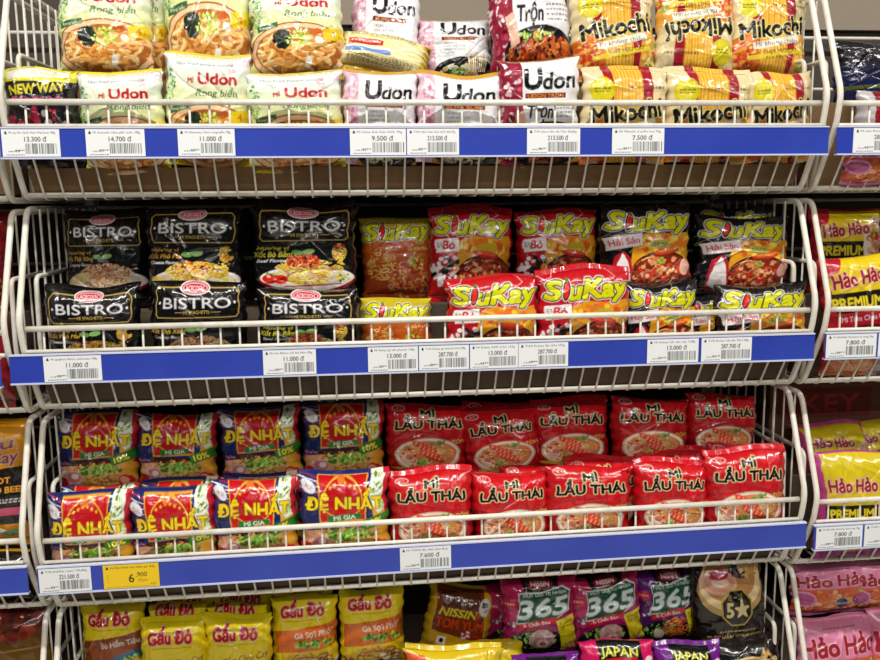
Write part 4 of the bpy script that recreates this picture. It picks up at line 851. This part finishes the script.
LL = [(388, 473, 467, 0), (472, 551, 468, -2), (546, 632, 461, -1), (634, 710, 458, 1), (705, 788, 446, 0)]
row(d, 'in the lower row, third shelf', 'red prawn noodle packets', [('lauthai', i % 4, a, b, t, dict(roll=r_, Y=.042 + .006 * (i % 2), zbase=b2 + tl((a + b - 880) / 1400))) for i, (a, b, t, r_) in enumerate(LL)], **LO)
LU = [(385, 469, 400, 0), (463, 541, 407, -5), (532, 610, 397, 0), (612, 691, 394, 2), (688, 759, 390, 1)]
row(d, 'in the upper row, third shelf', 'red prawn noodle packets', [('lauthai', (i + 2) % 4, a, b, t, dict(roll=r_, Y=.122 - .008 * (i % 2), zbase=up + tl((a + b - 880) / 1400))) for i, (a, b, t, r_) in enumerate(LU)], pitch=5)
packet('lauthai', 1, 462, 540, 397, .155, 'red prawn noodle packet standing behind the tilted second upper one', 'red prawn noodle packets', zbase=up, pitch=3)
for i, (a, b, t) in enumerate(((404, 480, 464), (500, 578, 462), (566, 640, 455), (636, 708, 448), (708, 782, 438))):
    packet('lauthai', (i + 1) % 4, a, b, t, .082, f'red prawn noodle packet wedged between both rows, {ORD[i] if i < 4 else "rightmost"} on third shelf', 'red packets wedged between the rows', zbase=b2 + tl((a + b - 880) / 1400), pitch=3)
# bottom shelf
b3 = base_z(3) ; up = SZ[3] + .0465
G = 'yellow noodle packet with red lettering'; gg = 'yellow noodle packets with red lettering'
def yz(x): return up + tl((x - 440) / 700)
packet('gaudo_bo', 0, 78, 143, 600, .12, 'yellow noodle packet with brown beef panel, leftmost on the bottom shelf', gg, zbase=yz(110) - .01, pitch=4)
packet('gaudo_tom', 0, 138, 206, 616, .085, 'yellow hot and sour noodle packet, left of the two front ones, bottom shelf', gg, zbase=yz(170) - .04, pitch=4)
packet('gaudo_tom', 1, 202, 271, 613, .085, 'yellow hot and sour noodle packet, right of the two front ones, bottom shelf', gg, zbase=yz(236) - .04, pitch=4)
packet('gaudo_ga', 0, 270, 337, 592, .112, 'yellow noodle packet with orange chicken panel, left of the pair, bottom shelf', gg, zbase=yz(303) - .01, pitch=4)
packet('gaudo_ga', 1, 338, 404, 584, .116, 'yellow noodle packet with orange chicken panel, right of the pair, bottom shelf', gg, zbase=yz(370) - .01, pitch=4)
packet('gaudo_back', 1, 147, 205, 601, .12, 'yellow packet behind the left front one, showing only red lettering, bottom shelf', gg, zbase=yz(170), pitch=3)
packet('gaudo_back', 0, 155, 212, 590, .16, 'rearmost shaded yellow packet behind the left front stack, bottom shelf', gg, zbase=yz(180), pitch=3)
packet('gaudo_back', 0, 206, 266, 602, .12, 'yellow packet behind the right front one, showing only red lettering, bottom shelf', gg, zbase=yz(236), pitch=3)
packet('gaudo_back', 1, 212, 272, 590, .16, 'rearmost shaded yellow packet behind the right front stack, bottom shelf', gg, zbase=yz(240), pitch=3)
packet('gaudo_ga', 0, 272, 332, 584, .155, 'shaded yellow packet behind the left packet with orange panel, bottom shelf', gg, zbase=yz(303), pitch=3)
packet('curry', 0, 424, 492, 584, .14, 'brown and yellow spicy soup noodle packet leaning in the dark gap, bottom shelf', 'brown and yellow soup noodle packets', zbase=yz(450) - .015, pitch=6, roll=12)
packet('three65' if False else '365p', 0, 501, 577, 574, .105, 'magenta noodle packet with green number panel, left of the two, bottom shelf', 'packets with a green number panel', zbase=yz(540), pitch=4, roll=0)
packet('365p', 1, 571, 643, 570, .108, 'magenta noodle packet with green number panel, right of the two, bottom shelf', 'packets with a green number panel', zbase=yz(607), pitch=4, roll=-5)
packet('365p', 0, 486, 550, 582, .15, 'dark magenta noodle packet half hidden behind the left number panel packet', 'packets with a green number panel', zbase=yz(507), pitch=3)
packet('365v', 0, 636, 702, 566, .115, 'purple noodle packet with green number panel beside the black ham packet', 'packets with a green number panel', zbase=yz(669), pitch=4, roll=-2)
packet('fivestar', 0, 694, 770, 553, .085, 'black pork noodle packet with gold octagon badge, upper right of the bottom shelf', 'black packets with gold badge', zbase=yz(735) - .02, pitch=6, roll=-2)
FR = dict(Y=.042, pitch=2)
packet('yellowback', 0, 402, 500, 645, label='plain yellow noodle packet lying in front in the bottom shelf, left one', group='yellow front packets', zbase=b3, roll=4, **FR)
packet('yellowback', 1, 440, 524, 640, label='plain yellow noodle packet in front in the bottom shelf, right one', group='yellow front packets', zbase=b3, roll=-3, Y=.078, pitch=2)
packet('japan_v', 1, 512, 580, 652, label='dark pink topped packet in front under the left number panel packet', group='front packets with red badge', zbase=b3 , **FR)
packet('japan_p', 0, 580, 655, 636, label='bright pink packet with black panel and red badge in front, bottom shelf', group='front packets with red badge', zbase=b3 , **FR)
packet('japan_v', 0, 654, 722, 641, label='purple packet with black panel and red badge in front, bottom shelf', group='front packets with red badge', zbase=b3 , **FR)
packet('fivestar_b', 1, 706, 782, 637, .05, 'black pork noodle packet in front, only its top showing at the bottom edge', 'black packets with gold badge', zbase=b3, pitch=2, roll=-2)
# ---------------------------------------------------------------- right bay
up = SZ[1] + .0465
packet('haohao_p', 0, 812, 884, 205, .125, 'red and yellow noodle packet with black premium band, upper right bay, second shelf', 'red and yellow premium packets', zbase=up, pitch=4)
packet('haohao_p', 1, 824, 904, 248, .055, 'red and yellow premium packet leaning in front, second shelf of the right bay', 'red and yellow premium packets', zbase=SZ[1] - .04, pitch=3, roll=-6)
packet('mixed', 0, 822, 880, 318, .075, 'red noodle packet with green garnish behind the second right rail', 'red packets low in the right bay', zbase=SZ[1] - .092, pitch=-3)
packet('darkred', 1, 868, 940, 318, .078, 'dark red packet low at the right photo edge, second shelf', 'red packets low in the right bay', zbase=SZ[1] - .092, pitch=-3)
packet('haohao_m', 0, 819, 900, 448, .045, 'purple and yellow premium packet in front, third shelf of the right bay', 'purple and yellow premium packets', zbase=SZ[2] - .092, pitch=6)
packet('haohao_m', 1, 812, 886, 430, .10, 'purple and yellow packet behind the front one, third shelf of the right bay', 'purple and yellow premium packets', zbase=SZ[2] - .01, pitch=30)
packet('haohao_m', 0, 860, 930, 425, .13, 'purple and yellow packet at the right photo edge, third shelf', 'purple and yellow premium packets', zbase=SZ[2] + .0, pitch=30, roll=-8)
packet('haohao_pink', 0, 792, 868, 560, .13, 'pink noodle packet with dark red lettering, upper left of the right bottom basket', 'pink noodle packets', h=.105, pitch=4, zbase=SZ[3] + .07)
packet('haohao_pink', 1, 846, 925, 558, .13, 'pink noodle packet with dark red lettering at the right photo edge, bottom basket', 'pink noodle packets', h=.105, pitch=4)
packet('haohao_pink', 0, 806, 884, 622, .06, 'pink noodle packet in front showing its plain top, right bottom basket', 'pink noodle packets', zbase=SZ[3] - .07, pitch=14)
packet('haohao_pink', 1, 880, 960, 612, .06, 'pink noodle packet in front at the right photo edge, right bottom basket', 'pink noodle packets', zbase=SZ[3] - .07, pitch=12)
packet('darkblue', 0, 836, 920, 38, .24, 'dark blue shaded packet deep in the right top basket', 'dark packets in the right top basket', zbase=SZ[0] + .0465, pitch=2)
packet('darkred', 0, 858, 930, 84, .074, 'dark red packet with white edge in the right top basket', 'dark packets in the right top basket', zbase=SZ[0] - .06, pitch=2)
packet('haohao_pink', 0, 842, 920, 132, .045, 'pink packet low behind the right top rail', 'dark packets in the right top basket', zbase=SZ[0] - .09, pitch=-8)
# carton in the right bay, third level
def carton():
    c = Cv(400, 150, '5a3622', S=1.6, seed=91); c.rect(0, .1, 1, .13, '5a3620'); c.poly([(.04, .2), (.5, .2), (.5, .6), (.04, .6)], '5c1a12'); c.txt('KEY', .30, .4, .24, '96281a', bold=1.2, w=.28); c.txt('®', .62, .35, .1, '5c1a12', bold=.3); return c
c = carton(); nu, nv = 260, 100; u, v = np.meshgrid(np.linspace(0, 1, nu), np.linspace(0, 1, nv)); wx, hz, dy = .40, .14, .16
f = np.stack([(u - .5) * wx, 0 * u, (1 - v) * hz], -1).reshape(-1, 3); cc = c.sample(u.ravel(), v.ravel()); k = len(f)
bx = np.array([(x, y, z) for y in (0, dy) for z in (0, hz) for x in (-wx / 2, wx / 2)]) ; kc = np.tile(lin('6a4428'), (8, 1))
q = [(k, k + 4, k + 6, k + 2), (k + 1, k + 3, k + 7, k + 5), (k + 4, k + 5, k + 7, k + 6), (k + 2, k + 6, k + 7, k + 3), (k, k + 1, k + 5, k + 4)]
me = arrays_mesh('carton', np.vstack([f, bx]), np.vstack([grid_quads(nu, nv)[:, ::-1], np.array(q)]), [M_CARD], np.vstack([cc, kc])); me.polygons.foreach_set('use_smooth', np.zeros(len(me.polygons), dtype=bool))
o = link('carton', me); o.location = (.60 + .0217 + .22, .20, SZ[2] + .063); tag(o, 'dark brown cardboard carton with dull red lettering behind the purple packets', 'carton')
# ---------------------------------------------------------------- left bay
packet('hotpot', 0, -72, 27, 420, .07, 'orange and black noodle packet at the left photo edge, third shelf', 'orange and black packets', zbase=SZ[2] - .004, pitch=4)
packet('blackhot', 0, -50, 31, 548, .07, 'black packet with pink tag showing below the left third rail', 'orange and black packets', zbase=SZ[2] - .092, pitch=-4)
packet('gold', 0, -70, 45, 606, .065, 'dark red and gold shiny packet at the lower left photo edge', 'gold packets', zbase=SZ[3] - .03, pitch=6)
packet('darkred', 0, -70, 8, 205, .13, 'dark red packet at the left photo edge, second shelf', 'dark red packets', zbase=SZ[1] + .0465, pitch=4)
packet('darkred', 1, -72, 6, 290, .06, 'dark red packet low at the left photo edge, second shelf', 'dark red packets', zbase=SZ[1] - .092, pitch=2)
